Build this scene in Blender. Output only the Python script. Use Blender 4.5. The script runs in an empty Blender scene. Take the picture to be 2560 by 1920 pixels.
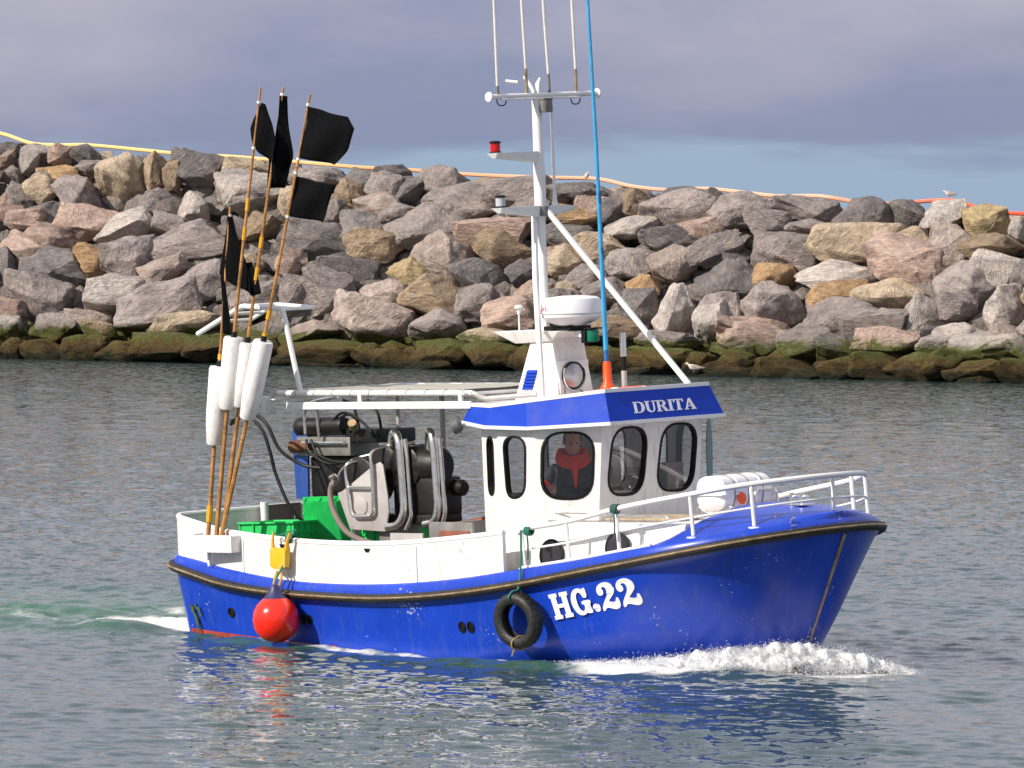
import bpy, bmesh, math, random
import numpy as np
from mathutils import Vector, Matrix, noise
from mathutils.geometry import tessellate_polygon
R = math.radians
S = bpy.context.scene
COL = S.collection
random.seed(7)

# ------------------------------------------------------------------ camera
FPX, CAM_H, HORIZON, ROLL = 14400.0, 4.3, 617.0, 0.012
pit = math.atan((960 - HORIZON) / FPX)
cfw = Vector((0, math.cos(pit), -math.sin(pit)))
cup0 = Vector((0, math.sin(pit), math.cos(pit))); crt0 = Vector((1, 0, 0))
crt = crt0 * math.cos(ROLL) + cup0 * math.sin(ROLL)
cup = -crt0 * math.sin(ROLL) + cup0 * math.cos(ROLL)
cam = bpy.data.cameras.new('camera'); camo = bpy.data.objects.new('camera', cam); COL.objects.link(camo)
cam.sensor_width = 36; cam.lens = FPX / 2560 * 36; cam.clip_start = 1; cam.clip_end = 20000
m = Matrix.Identity(4)
for i in range(3):
    m[i][0] = crt[i]; m[i][1] = cup[i]; m[i][2] = -cfw[i]
m.translation = (0, 0, CAM_H); camo.matrix_world = m
S.camera = camo
S.render.resolution_x, S.render.resolution_y = 1024, 768

# ------------------------------------------------------------------ sun, sky, exposure
SUN_DIR = Vector((-0.80, -0.47, 0.62)).normalized()
sun = bpy.data.lights.new('sun', 'SUN'); sun.energy = 4.3; sun.angle = R(0.55); sun.color = (1.0, 0.93, 0.83)
suno = bpy.data.objects.new('sun', sun); COL.objects.link(suno)
suno.rotation_euler = SUN_DIR.to_track_quat('Z', 'Y').to_euler(); suno.location = (-40, -20, 40)
W = bpy.data.worlds.new('World'); S.world = W; W.use_nodes = True
wn, wl = W.node_tree.nodes, W.node_tree.links
wn.clear()
def N(nodes, typ, **k):
    n = nodes.new(typ)
    for a, b in k.items():
        if a == 'inp':
            for i, v in b.items(): n.inputs[i].default_value = v
        else: setattr(n, a, b)
    return n
def ramp(nodes, pts, interp='EASE'):
    r = nodes.new('ShaderNodeValToRGB'); r.color_ramp.interpolation = interp
    el = r.color_ramp.elements
    while len(el) < len(pts): el.new(0.5)
    for e, (p, c) in zip(el, pts):
        e.position = p; e.color = (c[0], c[1], c[2], 1) if hasattr(c, '__len__') else (c, c, c, 1)
    return r
sky = N(wn, 'ShaderNodeTexSky', sky_type='NISHITA', sun_disc=False, sun_elevation=math.asin(SUN_DIR.z),
        sun_rotation=math.atan2(SUN_DIR.x, SUN_DIR.y), air_density=1.0, dust_density=0.6, ozone_density=2.0)
tc = N(wn, 'ShaderNodeTexCoord')
sep = N(wn, 'ShaderNodeSeparateXYZ'); wl.new(tc.outputs['Generated'], sep.inputs[0])
# cloud noise on the direction vector, stretched so that clouds lie in long low banks
mp = N(wn, 'ShaderNodeMapping', inp={3: (9.0, 9.0, 26.0), 1: (1.7, 0.35, 0.2)}); wl.new(tc.outputs['Generated'], mp.inputs[0])
cn = N(wn, 'ShaderNodeTexNoise', inp={'Scale': 1.6, 'Detail': 6.0, 'Roughness': 0.5}); wl.new(mp.outputs[0], cn.inputs['Vector'])
mp2 = N(wn, 'ShaderNodeMapping', inp={3: (9, 9, 60.0), 1: (4.1, 1.3, 0.0)}); wl.new(tc.outputs['Generated'], mp2.inputs[0])
cn2 = N(wn, 'ShaderNodeTexNoise', inp={'Scale': 2.0, 'Detail': 5.0, 'Roughness': 0.5}); wl.new(mp2.outputs[0], cn2.inputs['Vector'])
# height + wobble decides between the clear strip along the horizon and the cloud deck above it
wob = N(wn, 'ShaderNodeMath', operation='MULTIPLY_ADD', inp={1: 0.022, 2: -0.011}); wl.new(cn2.outputs['Fac'], wob.inputs[0])
hz = N(wn, 'ShaderNodeMath', operation='ADD'); wl.new(sep.outputs['Z'], hz.inputs[0]); wl.new(wob.outputs[0], hz.inputs[1])
msk = N(wn, 'ShaderNodeMapRange', interpolation_type='SMOOTHSTEP', inp={'From Min': 0.0145, 'From Max': 0.0205}); wl.new(hz.outputs[0], msk.inputs['Value'])
# cloud colour: slate underside rising to mauve, then broken pale grey overhead
wob2 = N(wn, 'ShaderNodeMath', operation='MULTIPLY_ADD', inp={1: 0.075, 2: -0.0375}); wl.new(cn.outputs['Fac'], wob2.inputs[0])
hz2 = N(wn, 'ShaderNodeMath', operation='ADD'); wl.new(sep.outputs['Z'], hz2.inputs[0]); wl.new(wob2.outputs[0], hz2.inputs[1])
sq = N(wn, 'ShaderNodeMath', operation='POWER', inp={1: 0.5}); wl.new(hz2.outputs[0], sq.inputs[0])
ccol = ramp(wn, [(0.09, (0.180, 0.215, 0.345)), (0.15, (0.200, 0.228, 0.355)), (0.20, (0.295, 0.298, 0.405)), (0.26, (0.44, 0.405, 0.465)),
                 (0.42, (0.47, 0.475, 0.55)), (0.7, (0.49, 0.50, 0.57)), (1.0, (0.50, 0.52, 0.60))], 'LINEAR')
wl.new(sq.outputs[0], ccol.inputs[0])
gap = N(wn, 'ShaderNodeMixRGB', inp={0: 0.88, 2: (0.245, 0.345, 0.485, 1)})
skm = N(wn, 'ShaderNodeMixRGB', blend_type='MULTIPLY', inp={0: 1.0, 2: (0.085, 0.085, 0.085, 1)})
wl.new(sky.outputs[0], skm.inputs[1]); wl.new(skm.outputs[0], gap.inputs[1])
cl = N(wn, 'ShaderNodeMixRGB', inp={0: 0.93}); wl.new(skm.outputs[0], cl.inputs[1]); wl.new(ccol.outputs[0], cl.inputs[2])
skyc = N(wn, 'ShaderNodeMixRGB'); wl.new(msk.outputs[0], skyc.inputs[0]); wl.new(gap.outputs[0], skyc.inputs[1]); wl.new(cl.outputs[0], skyc.inputs[2])
bg = N(wn, 'ShaderNodeBackground', inp={'Strength': 1.0}); wl.new(skyc.outputs[0], bg.inputs[0])
wo = N(wn, 'ShaderNodeOutputWorld'); wl.new(bg.outputs[0], wo.inputs[0])
S.view_settings.view_transform = 'Standard'; S.view_settings.look = 'None'
S.view_settings.exposure = 0.35; S.view_settings.gamma = 1.0; S.view_settings.use_curve_mapping = False
S.render.engine = 'CYCLES'
S.cycles.max_bounces = 8; S.cycles.transparent_max_bounces = 12

# ------------------------------------------------------------------ boat frame
TH, PITCH, HEEL, PIV = R(45), 0.032, 0.04, 4.4
RZ = Matrix(((math.cos(TH), math.sin(TH), 0), (-math.sin(TH), math.cos(TH), 0), (0, 0, 1)))
RY = Matrix(((math.cos(PITCH), 0, -math.sin(PITCH)), (0, 1, 0), (math.sin(PITCH), 0, math.cos(PITCH))))
RX = Matrix(((1, 0, 0), (0, math.cos(HEEL), -math.sin(HEEL)), (0, math.sin(HEEL), math.cos(HEEL))))
BO = Vector((-2.78, 64.7, 0.0))
BROT = (RZ @ RY @ RX).to_4x4()
BM = Matrix.Translation(BO + RZ @ Vector((PIV, 0, 0))) @ BROT @ Matrix.Translation((-PIV, 0, 0))

# ------------------------------------------------------------------ materials
MATS = {}
def mat(name, col, rough=0.5, metal=0.0, var=0.12, vscale=6.0, bump=0.0, bscale=40.0, coat=0.0, dirt=None, dirt_amt=0.3, dscale=(6, 6, 1.2), spec=0.5, specks=None):
    if name in MATS: return MATS[name]
    M = bpy.data.materials.new(name); M.use_nodes = True; MATS[name] = M
    n, l = M.node_tree.nodes, M.node_tree.links
    b = n['Principled BSDF']; b.inputs['Roughness'].default_value = rough; b.inputs['Metallic'].default_value = metal
    b.inputs['Coat Weight'].default_value = coat; b.inputs['Coat Roughness'].default_value = 0.08
    b.inputs['Specular IOR Level'].default_value = spec
    t = N(n, 'ShaderNodeTexCoord')
    nz = N(n, 'ShaderNodeTexNoise', inp={'Scale': vscale, 'Detail': 5.0, 'Roughness': 0.6}); l.new(t.outputs['Object'], nz.inputs['Vector'])
    lo = tuple(c * (1 - var) for c in col); hi = tuple(min(1, c * (1 + var)) for c in col)
    r = ramp(n, [(0.3, lo), (0.7, hi)], 'LINEAR'); l.new(nz.outputs['Fac'], r.inputs[0])
    out = r.outputs[0]
    if dirt:
        mpd = N(n, 'ShaderNodeMapping', inp={3: dscale}); l.new(t.outputs['Object'], mpd.inputs[0])
        dz = N(n, 'ShaderNodeTexNoise', inp={'Scale': 2.2, 'Detail': 8.0, 'Roughness': 0.68}); l.new(mpd.outputs[0], dz.inputs['Vector'])
        dr = ramp(n, [(0.52, 0.0), (0.74, dirt_amt)], 'LINEAR'); l.new(dz.outputs['Fac'], dr.inputs[0])
        mx = N(n, 'ShaderNodeMixRGB', inp={2: (*dirt, 1)}); l.new(dr.outputs[0], mx.inputs[0]); l.new(out, mx.inputs[1]); out = mx.outputs[0]
    if specks:
        s1 = N(n, 'ShaderNodeTexNoise', inp={'Scale': 26.0, 'Detail': 3.0}); l.new(t.outputs['Object'], s1.inputs['Vector'])
        s2 = N(n, 'ShaderNodeTexNoise', inp={'Scale': 1.6, 'Detail': 2.0}); l.new(t.outputs['Object'], s2.inputs['Vector'])
        sm_ = N(n, 'ShaderNodeMath', operation='MULTIPLY'); l.new(s1.outputs['Fac'], sm_.inputs[0]); l.new(s2.outputs['Fac'], sm_.inputs[1])
        sr = ramp(n, [(0.405, 0.0), (0.45, 0.7)], 'LINEAR'); l.new(sm_.outputs[0], sr.inputs[0])
        mx2 = N(n, 'ShaderNodeMixRGB', inp={2: (*specks, 1)}); l.new(sr.outputs[0], mx2.inputs[0]); l.new(out, mx2.inputs[1]); out = mx2.outputs[0]
    l.new(out, b.inputs['Base Color'])
    rr = N(n, 'ShaderNodeMapRange', inp={'To Min': max(0.02, rough * 0.75), 'To Max': min(1, rough * 1.3)}); l.new(nz.outputs['Fac'], rr.inputs['Value']); l.new(rr.outputs[0], b.inputs['Roughness'])
    if bump:
        bz = N(n, 'ShaderNodeTexNoise', inp={'Scale': bscale, 'Detail': 4.0}); l.new(t.outputs['Object'], bz.inputs['Vector'])
        bp = N(n, 'ShaderNodeBump', inp={'Strength': bump, 'Distance': 0.02}); l.new(bz.outputs['Fac'], bp.inputs['Height']); l.new(bp.outputs[0], b.inputs['Normal'])
    return M
BLUE = mat('blue gelcoat', (0.005, 0.045, 0.45), 0.33, var=0.12, vscale=2.5, coat=0.12, dirt=(0.07, 0.11, 0.30), dirt_amt=0.45, dscale=(5, 5, 1.0), bump=0.03, bscale=3, specks=(0.45, 0.48, 0.55))
BLUE2 = mat('blue painted panel', (0.006, 0.046, 0.43), 0.55, var=0.08, spec=0.18)
WHITE = mat('white gelcoat', (0.78, 0.76, 0.73), 0.36, var=0.05, dirt=(0.36, 0.22, 0.14), dirt_amt=0.5, dscale=(8, 8, 0.9), bump=0.02, bscale=4, specks=(0.30, 0.20, 0.14))
WHITE2 = mat('white paint', (0.80, 0.785, 0.77), 0.35, var=0.03, dirt=(0.5, 0.38, 0.28), dirt_amt=0.12)
PLASTIC = mat('white float plastic', (0.80, 0.78, 0.76), 0.45, var=0.05, dirt=(0.25, 0.22, 0.2), dirt_amt=0.4, dscale=(9, 9, 4))
RUBBER = mat('weathered black rubber', (0.016, 0.013, 0.011), 0.6, var=0.5, vscale=9, bump=0.3, bscale=25, dirt=(0.09, 0.06, 0.035), dirt_amt=0.5, dscale=(2, 8, 8))
BLACK = mat('black rubber', (0.006, 0.006, 0.006), 0.5, var=0.3, bump=0.1, spec=0.25)
TYRE = mat('tyre rubber', (0.018, 0.017, 0.016), 0.55, var=0.4, vscale=12, bump=0.3, bscale=30)
BRASS = mat('brass strip', (0.38, 0.27, 0.15), 0.4, 0.6, var=0.4, vscale=10)
STEEL = mat('stainless tube', (0.92, 0.87, 0.80), 0.24, 1.0, var=0.12, dirt=(0.35, 0.2, 0.09), dirt_amt=0.5, dscale=(5, 5, 5))
PLATE = mat('galvanised plate', (0.46, 0.43, 0.42), 0.5, 0.25, var=0.12, vscale=5, dirt=(0.28, 0.2, 0.16), dirt_amt=0.35)
DULL = mat('grey weathered steel', (0.22, 0.21, 0.2), 0.5, 0.4, var=0.25)
RUST = mat('rust', (0.16, 0.06, 0.025), 0.85, var=0.4, vscale=15, bump=0.3)
MACH = mat('black oily machinery', (0.010, 0.009, 0.009), 0.42, 0.0, var=0.5, vscale=12, bump=0.15, dirt=(0.06, 0.035, 0.02), dirt_amt=0.4, dscale=(4, 4, 4), spec=0.35)
GREEN = mat('green crate plastic', (0.010, 0.56, 0.115), 0.5, var=0.12, vscale=14, bump=0.05, dirt=(0.02, 0.14, 0.04), dirt_amt=0.4, dscale=(4, 4, 4))
BAMBOO = mat('bamboo cane', (0.42, 0.20, 0.055), 0.5, var=0.45, vscale=7, dirt=(0.14, 0.06, 0.02), dirt_amt=0.6, dscale=(8, 8, 3))
YTAPE = mat('yellow tape', (0.72, 0.36, 0.015), 0.5)
FLAG = mat('black flag cloth', (0.005, 0.005, 0.006), 0.95, var=0.3, vscale=20, bump=0.3, bscale=120, spec=0.05)
REDB = mat('red buoy vinyl', (0.92, 0.022, 0.006), 0.2, var=0.05, coat=0.4, dirt=(0.5, 0.03, 0.02), dirt_amt=0.4)
NAVYP = mat('dark blue buoy cap', (0.03, 0.03, 0.11), 0.45)
YELLOW = mat('yellow jerrycan plastic', (0.72, 0.44, 0.012), 0.5, var=0.1, dirt=(0.5, 0.42, 0.2), dirt_amt=0.6, dscale=(5, 5, 3))
ORANGE = mat('orange plastic', (0.85, 0.085, 0.008), 0.35, var=0.08)
CYAN = mat('sky blue fibreglass', (0.035, 0.32, 0.60), 0.4, var=0.15, vscale=9)
CYAN2 = mat('deep blue fibreglass', (0.02, 0.11, 0.32), 0.4)
ROPE = mat('green rope', (0.03, 0.20, 0.14), 0.85, var=0.3, vscale=60, bump=0.5, bscale=200)
TANROPE = mat('tan rope', (0.40, 0.28, 0.12), 0.9, var=0.3, vscale=60, bump=0.5, bscale=200)
REDLAMP = mat('red lamp glass', (0.55, 0.006, 0.01), 0.12)
GREENLAMP = mat('green lamp glass', (0.004, 0.13, 0.075), 0.1)
GREYL = mat('grey lamp glass', (0.5, 0.5, 0.53), 0.1)
REDPAINT = mat('red antifouling', (0.35, 0.05, 0.035), 0.6, var=0.3)
DECK = mat('grey deck paint', (0.22, 0.17, 0.16), 0.7, var=0.25, dirt=(0.08, 0.05, 0.04), dirt_amt=0.6)
WOOD = mat('varnished board', (0.22, 0.075, 0.045), 0.5, var=0.3)
TARP = mat('grey tarpaulin', (0.42, 0.40, 0.34), 0.8, var=0.2)
INTER = mat('dark cabin lining', (0.16, 0.125, 0.115), 0.7, var=0.3)
SKIN = mat('skin', (0.55, 0.27, 0.18), 0.5, var=0.1)
HIVIS = mat('orange jacket cloth', (0.85, 0.03, 0.012), 0.7, var=0.12, vscale=12)
JACKET = mat('black jacket cloth', (0.018, 0.018, 0.02), 0.75, var=0.4, vscale=14)
GULLW = mat('gull white feathers', (0.72, 0.62, 0.55), 0.8, var=0.1, vscale=30)
GULLG = mat('gull brown grey feathers', (0.42, 0.34, 0.28), 0.8, var=0.3, vscale=40)
PINK = mat('gull pink leg', (0.45, 0.16, 0.12), 0.6)
MIRROR = mat('lamp reflector', (0.42, 0.42, 0.45), 0.15, 0.8)

def glass_mat(name, tint, gl=1.0):
    M = bpy.data.materials.new(name); M.use_nodes = True; n, l = M.node_tree.nodes, M.node_tree.links
    n.remove(n['Principled BSDF'])
    t = N(n, 'ShaderNodeBsdfTransparent', inp={0: (*tint, 1)}); g = N(n, 'ShaderNodeBsdfGlossy', inp={'Roughness': 0.02, 0: (gl, gl, gl, 1)})
    lw = N(n, 'ShaderNodeLayerWeight', inp={0: 0.5}); pw = N(n, 'ShaderNodeMath', operation='POWER', inp={1: 4.0}); l.new(lw.outputs['Facing'], pw.inputs[0]); f = N(n, 'ShaderNodeMath', operation='MULTIPLY_ADD', inp={1: 0.85, 2: 0.05}); l.new(pw.outputs[0], f.inputs[0]); x = N(n, 'ShaderNodeMixShader')
    l.new(f.outputs[0], x.inputs[0]); l.new(t.outputs[0], x.inputs[1]); l.new(g.outputs[0], x.inputs[2]); l.new(x.outputs[0], n['Material Output'].inputs[0])
    return M
GLASS = glass_mat('window glass', (0.95, 0.95, 0.95))
DARKGLASS = glass_mat('tinted porthole glass', (0.12, 0.11, 0.11))
GREENGLASS = glass_mat('green tinted edge glass', (0.16, 0.30, 0.30))

# ------------------------------------------------------------------ mesh helpers
class MB:
    def __init__(s): s.v = []; s.f = []; s.mi = []; s.cur = 0
    def add(s, vs, fs):
        o = len(s.v); s.v += [Vector(p) for p in vs]; s.f += [tuple(i + o for i in f) for f in fs]; s.mi += [s.cur] * len(fs); return s
    def box(s, x0, x1, y0, y1, z0, z1, M=None):
        vs = [Vector(p) for p in ((x0, y0, z0), (x1, y0, z0), (x1, y1, z0), (x0, y1, z0), (x0, y0, z1), (x1, y0, z1), (x1, y1, z1), (x0, y1, z1))]
        if M: vs = [M @ p for p in vs]
        return s.add(vs, [(0, 3, 2, 1), (4, 5, 6, 7), (0, 1, 5, 4), (1, 2, 6, 5), (2, 3, 7, 6), (3, 0, 4, 7)])
    def hexa(s, b, t):
        n = len(b); vs = list(b) + list(t)
        fs = [tuple(range(n))[::-1], tuple(range(n, 2 * n))] + [(i, (i + 1) % n, n + (i + 1) % n, n + i) for i in range(n)]
        return s.add(vs, fs)
    def tube(s, path, r, n=10, closed=False, caps=True):
        P = [Vector(p) for p in path]; k = len(P)
        rs = r if hasattr(r, '__len__') else [r] * k
        up = None; rings = []
        for i in range(k):
            a = P[(i - 1) % k] if (closed or i > 0) else P[i]; b = P[(i + 1) % k] if (closed or i < k - 1) else P[i]
            t = (b - a).normalized()
            if up is None:
                up = t.cross(Vector((0.3, 0.2, 1)));
                if up.length < 1e-3: up = t.cross(Vector((1, 0, 0)))
                up.normalize()
            up = (up - t * up.dot(t)).normalized(); w = t.cross(up)
            rings.append([P[i] + (up * math.cos(2 * math.pi * j / n) + w * math.sin(2 * math.pi * j / n)) * rs[i] for j in range(n)])
        vs = [p for q in rings for p in q]; fs = []
        for i in range(k if closed else k - 1):
            i2 = (i + 1) % k
            for j in range(n): fs.append((i * n + j, i * n + (j + 1) % n, i2 * n + (j + 1) % n, i2 * n + j))
        if caps and not closed: fs += [tuple(range(n))[::-1], tuple(range((k - 1) * n, k * n))]
        return s.add(vs, fs)
    def lathe(s, prof, n=20, M=None):
        vs = []; fs = []; k = len(prof)
        for r, z in prof:
            for j in range(n):
                p = Vector((r * math.cos(2 * math.pi * j / n), r * math.sin(2 * math.pi * j / n), z)); vs.append(M @ p if M else p)
        for i in range(k - 1):
            for j in range(n): fs.append((i * n + j, i * n + (j + 1) % n, (i + 1) * n + (j + 1) % n, (i + 1) * n + j))
        fs += [tuple(range(n))[::-1], tuple(range((k - 1) * n, k * n))]
        return s.add(vs, fs)
    def plate(s, outer, holes, th, fn):
        """outer / holes are 2-D loops; fn(u, v, w) maps them to space, w runs 0..th"""
        loops = [outer] + holes; flat = [p for q in loops for p in q]
        tris = tessellate_polygon([[Vector((p[0], p[1], 0)) for p in q] for q in loops])
        k = len(flat); vs = [fn(p[0], p[1], th) for p in flat] + [fn(p[0], p[1], 0) for p in flat]; fs = []
        for a, b, c in tris:
            A, B, C = flat[a], flat[b], flat[c]
            if (B[0] - A[0]) * (C[1] - A[1]) - (B[1] - A[1]) * (C[0] - A[0]) < 0: b, c = c, b
            fs += [(a, b, c), (a + k, c + k, b + k)]
        o = 0
        for q in loops:
            for i in range(len(q)):
                a = o + i; b = o + (i + 1) % len(q); fs.append((a, b, b + k, a + k))
            o += len(q)
        return s.add(vs, fs)
    def build(s, name, mats, parent=None, M=None, smooth=35, bevel=0.0, fix=True):
        me = bpy.data.meshes.new(name); me.from_pydata([tuple(p) for p in s.v], [], s.f)
        for x in (mats if isinstance(mats, (list, tuple)) else [mats]): me.materials.append(x)
        me.polygons.foreach_set('material_index', s.mi)
        if fix or bevel:
            bm = bmesh.new(); bm.from_mesh(me)
            if fix: bmesh.ops.recalc_face_normals(bm, faces=bm.faces)
            if bevel:
                es = [e for e in bm.edges if len(e.link_faces) == 2 and e.calc_face_angle(0) > 0.5]
                bmesh.ops.bevel(bm, geom=es, offset=bevel, segments=2, profile=0.6, affect='EDGES', clamp_overlap=True)
            bm.to_mesh(me); bm.free()
        if smooth:
            me.polygons.foreach_set('use_smooth', [True] * len(me.polygons)); me.set_sharp_from_angle(angle=R(smooth))
        o = bpy.data.objects.new(name, me); COL.objects.link(o)
        if parent is not None: o.parent = parent
        if M is not None: o.matrix_local = M
        return o
def tag(o, label=None, cat=None, group=None, kind=None):
    for k, v in (('label', label), ('category', cat), ('group', group), ('kind', kind)):
        if v: o[k] = v
    return o
def thing(name, label, cat, M, group=None):
    o = bpy.data.objects.new(name, None); COL.objects.link(o); o.empty_display_size = 0.2
    o.matrix_world = M; return tag(o, label, cat, group)
def onboat(name, label, cat, base, group=None, rot=None):
    M = BM @ Matrix.Translation(base)
    if rot: M = M @ rot
    return thing(name, label, cat, M, group)
def rel(pts, base): b = Vector(base); return [Vector(p) - b for p in pts]
def fillet(pts, r, n=5, closed=False):
    P = [Vector(p) for p in pts]; out = []; k = len(P)
    for i in range(k):
        if not closed and i in (0, k - 1): out.append(P[i]); continue
        a, b, c = P[(i - 1) % k], P[i], P[(i + 1) % k]
        rr = r[i] if hasattr(r, '__len__') else r
        d1 = min(rr, (a - b).length * 0.49); d2 = min(rr, (c - b).length * 0.49)
        p, q = b + (a - b).normalized() * d1, b + (c - b).normalized() * d2
        for j in range(n + 1):
            t = j / n; out.append(p * (1 - t) ** 2 + b * 2 * t * (1 - t) + q * t * t)
    return out
def spline(pts, n=8):
    P = [Vector(p) for p in pts]; out = []
    for i in range(len(P) - 1):
        p0, p1, p2, p3 = P[max(i - 1, 0)], P[i], P[i + 1], P[min(i + 2, len(P) - 1)]
        for j in range(n):
            t = j / n
            out.append(0.5 * ((2 * p1) + (p2 - p0) * t + (2 * p0 - 5 * p1 + 4 * p2 - p3) * t * t + (3 * p1 - p0 - 3 * p2 + p3) * t ** 3))
    out.append(P[-1]); return out
def chaikin(p, n=2):
    for _ in range(n):
        q = []
        for i in range(len(p)):
            a, b = p[i], p[(i + 1) % len(p)]
            q += [(a[0] * .75 + b[0] * .25, a[1] * .75 + b[1] * .25), (a[0] * .25 + b[0] * .75, a[1] * .25 + b[1] * .75)]
        p = q
    return p
def curve(xs, ys):
    xs, ys = np.array(xs, float), np.array(ys, float)
    h = np.diff(xs); d = np.diff(ys) / h; mm = np.zeros(len(xs)); mm[1:-1] = (d[:-1] * h[1:] + d[1:] * h[:-1]) / (h[1:] + h[:-1]); mm[0] = d[0]; mm[-1] = d[-1]
    def f(x):
        x = min(max(x, xs[0]), xs[-1]); i = min(max(int(np.searchsorted(xs, x) - 1), 0), len(h) - 1); t = (x - xs[i]) / h[i]
        return float(ys[i] * (1 + 2 * t) * (1 - t) ** 2 + mm[i] * h[i] * t * (1 - t) ** 2 + ys[i + 1] * t * t * (3 - 2 * t) + mm[i + 1] * h[i] * t * t * (t - 1))
    return f
def axis_matrix(p, d):
    return Matrix.Translation(p) @ Vector(d).to_track_quat('Z', 'Y').to_matrix().to_4x4()

#=SECTION WATER
# ------------------------------------------------------------------ water: one sheet, waves as geometry
def build_water():
    rng = np.random.default_rng(3)
    ys = np.concatenate([np.linspace(2010, 905, 980), np.linspace(900, 640, 60), 617 + FPX * CAM_H / np.array([3200., 4200, 6000, 9000])])
    d_in = FPX * CAM_H / (ys - 617)
    d = np.concatenate([np.array([-150., -60, -10, 5, 12, 20, 28, 34, 38, 41, 43]), d_in]); d = np.unique(np.round(d, 5))
    px = np.concatenate([-np.geomspace(60000, 260, 22), np.arange(-180, 2745, 5.2), 2560 + np.geomspace(260, 60000, 22)])
    tx = (px - 1280) / FPX
    step = np.gradient(d)
    DD, TX = np.meshgrid(d, tx, indexing='ij')
    X = TX * np.maximum(DD, 40.0); Y = DD.copy()
    Z = np.zeros_like(X)
    stepg = np.maximum(step[:, None], (np.gradient(tx)[None, :] * np.maximum(DD, 40)) * 1.2)
    def sm(a, b, x): t = np.clip((x - a) / (b - a), 0, 1); return t * t * (3 - 2 * t)
    NW = 90
    lam = np.geomspace(0.17, 4.0, NW)
    slope = 0.0265 * np.exp(-((np.log(lam) - np.log(0.40)) / 0.80) ** 2) + 0.0016
    # patchiness of the ripples
    patch = 1 + 0.35 * np.sin(X * 0.31 + 1.0 + 0.8 * np.sin(Y * 0.09)) * np.sin(Y * 0.17 + 0.4 * X) + 0.2 * np.sin(Y * 0.9 + 0.3 * X)
    for L, s in zip(lam, slope):
        ang = rng.normal(R(72), R(38)); k = 2 * math.pi / L; ph = rng.uniform(0, 2 * math.pi)
        att = sm(1.7, 3.2, L / stepg)
        arg = k * (math.cos(ang) * X + math.sin(ang) * Y) + ph
        sgn = np.sin(arg); Z += s * L / (2 * math.pi) * att * (sgn + 0.28 * np.cos(2 * arg)) * (patch if L < 1.2 else 1)
    # boat frame coordinates for the wake
    c, s = math.cos(TH), math.sin(TH)
    dx, dy = X - BO.x, Y - BO.y
    bx = dx * c - dy * s; by = dx * s + dy * c
    far = 1.0
    g = lambda v, w: np.exp(-(v / w) ** 2)
    # bow wave running aft and outwards on both sides
    for sd in (-1, 1):
        q = by * sd
        off = 0.55 + np.maximum(0, 8.6 - bx) * 0.30
        amp = 0.075 * sm(9.5, 8.3, bx) * np.exp(-np.maximum(0, 8.3 - bx) / 5.0)
        Z += amp * g(q - off - 0.5, 0.42) - 0.5 * amp * g(q - off - 1.35, 0.6)
        # hull trough amidships and stern quarter wave
        Z += -0.05 * g(bx - 4.2, 1.8) * g(q - 1.6, 0.9) - 0.03 * g(bx - 0.4, 1.2) * g(q - 1.4, 0.7)
        off2 = 1.2 + np.maximum(0, 0.6 - bx) * 0.22
        Z += 0.13 * sm(0.6, -0.6, bx) * np.exp(np.minimum(0, bx) / 7.0) * g(q - off2 - 0.35, 0.33)
    Z += 0.085 * sm(0.3, -0.6, bx) * np.exp(np.minimum(0, bx) / 7.0) * g(by, 1.1) * (0.4 + 0.6 * np.cos((bx + 0.9) * 2.3))
    # foam weight
    foam = np.zeros_like(X)
    hullb = np.where(bx > 5.6, 1.36 * np.sqrt(np.clip(1 - ((bx - 5.6) / 2.7) ** 2, 0, 1)), 1.36) - 0.16 * np.clip((1.2 - bx) / 1.2, 0, 1) ** 2
    along = sm(0.6, 1.8, bx) * sm(8.6, 8.0, bx)
    foam = np.maximum(foam, 0.62 * along * g(np.abs(by) - hullb - 0.10, 0.17))
    foam = np.maximum(foam, 1.0 * sm(5.9, 7.2, bx) * sm(9.7, 8.8, bx) * g(np.abs(by) - hullb - 0.35, 0.62))
    foam = np.maximum(foam, 0.85 * g(bx + 0.45, 0.75) * g(np.abs(by) - 0.55, 0.85))
    wk = sm(0.2, -0.8, bx) * np.exp(np.minimum(0, bx) / 5.5)
    foam = np.maximum(foam, 0.74 * wk * g(np.abs(by) - 0.9 + 0.05 * bx, 0.60))
    foam = np.maximum(foam, 0.50 * wk * g(np.abs(by) - 1.75 + 0.2 * bx, 0.34))
    churn = 1.25 * np.sqrt(wk) * g(by, 2.7) + 0.7 * g(np.abs(by) - hullb - 0.3, 0.55) * sm(-0.2, 0.8, bx) * sm(9, 8, bx)
    for _ in range(22):
        L = rng.uniform(0.28, 0.95); ang = rng.uniform(0, 2 * math.pi); Z += np.clip(churn, 0, 1) * 0.055 * L / 6.28 * np.sin(6.28 / L * (math.cos(ang) * X + math.sin(ang) * Y) + rng.uniform(0, 6.28)) * sm(1.7, 3.2, L / stepg)
    n0, n1 = X.shape
    co = np.stack([X, Y, Z], -1).reshape(-1, 3)
    idx = np.arange(n0 * n1).reshape(n0, n1)
    q = np.stack([idx[:-1, :-1], idx[:-1, 1:], idx[1:, 1:], idx[1:, :-1]], -1).reshape(-1, 4)
    me = bpy.data.meshes.new('water'); me.vertices.add(len(co)); me.vertices.foreach_set('co', co.ravel())
    me.loops.add(q.size); me.loops.foreach_set('vertex_index', q.ravel().astype(np.int32))
    me.polygons.add(len(q)); me.polygons.foreach_set('loop_start', np.arange(0, q.size, 4, dtype=np.int32)); me.polygons.foreach_set('loop_total', np.full(len(q), 4, np.int32))
    me.polygons.foreach_set('use_smooth', np.ones(len(q), bool)); me.update(calc_edges=True)
    a = me.attributes.new('foam', 'FLOAT', 'POINT'); a.data.foreach_set('value', foam.ravel().astype(np.float32))
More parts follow.
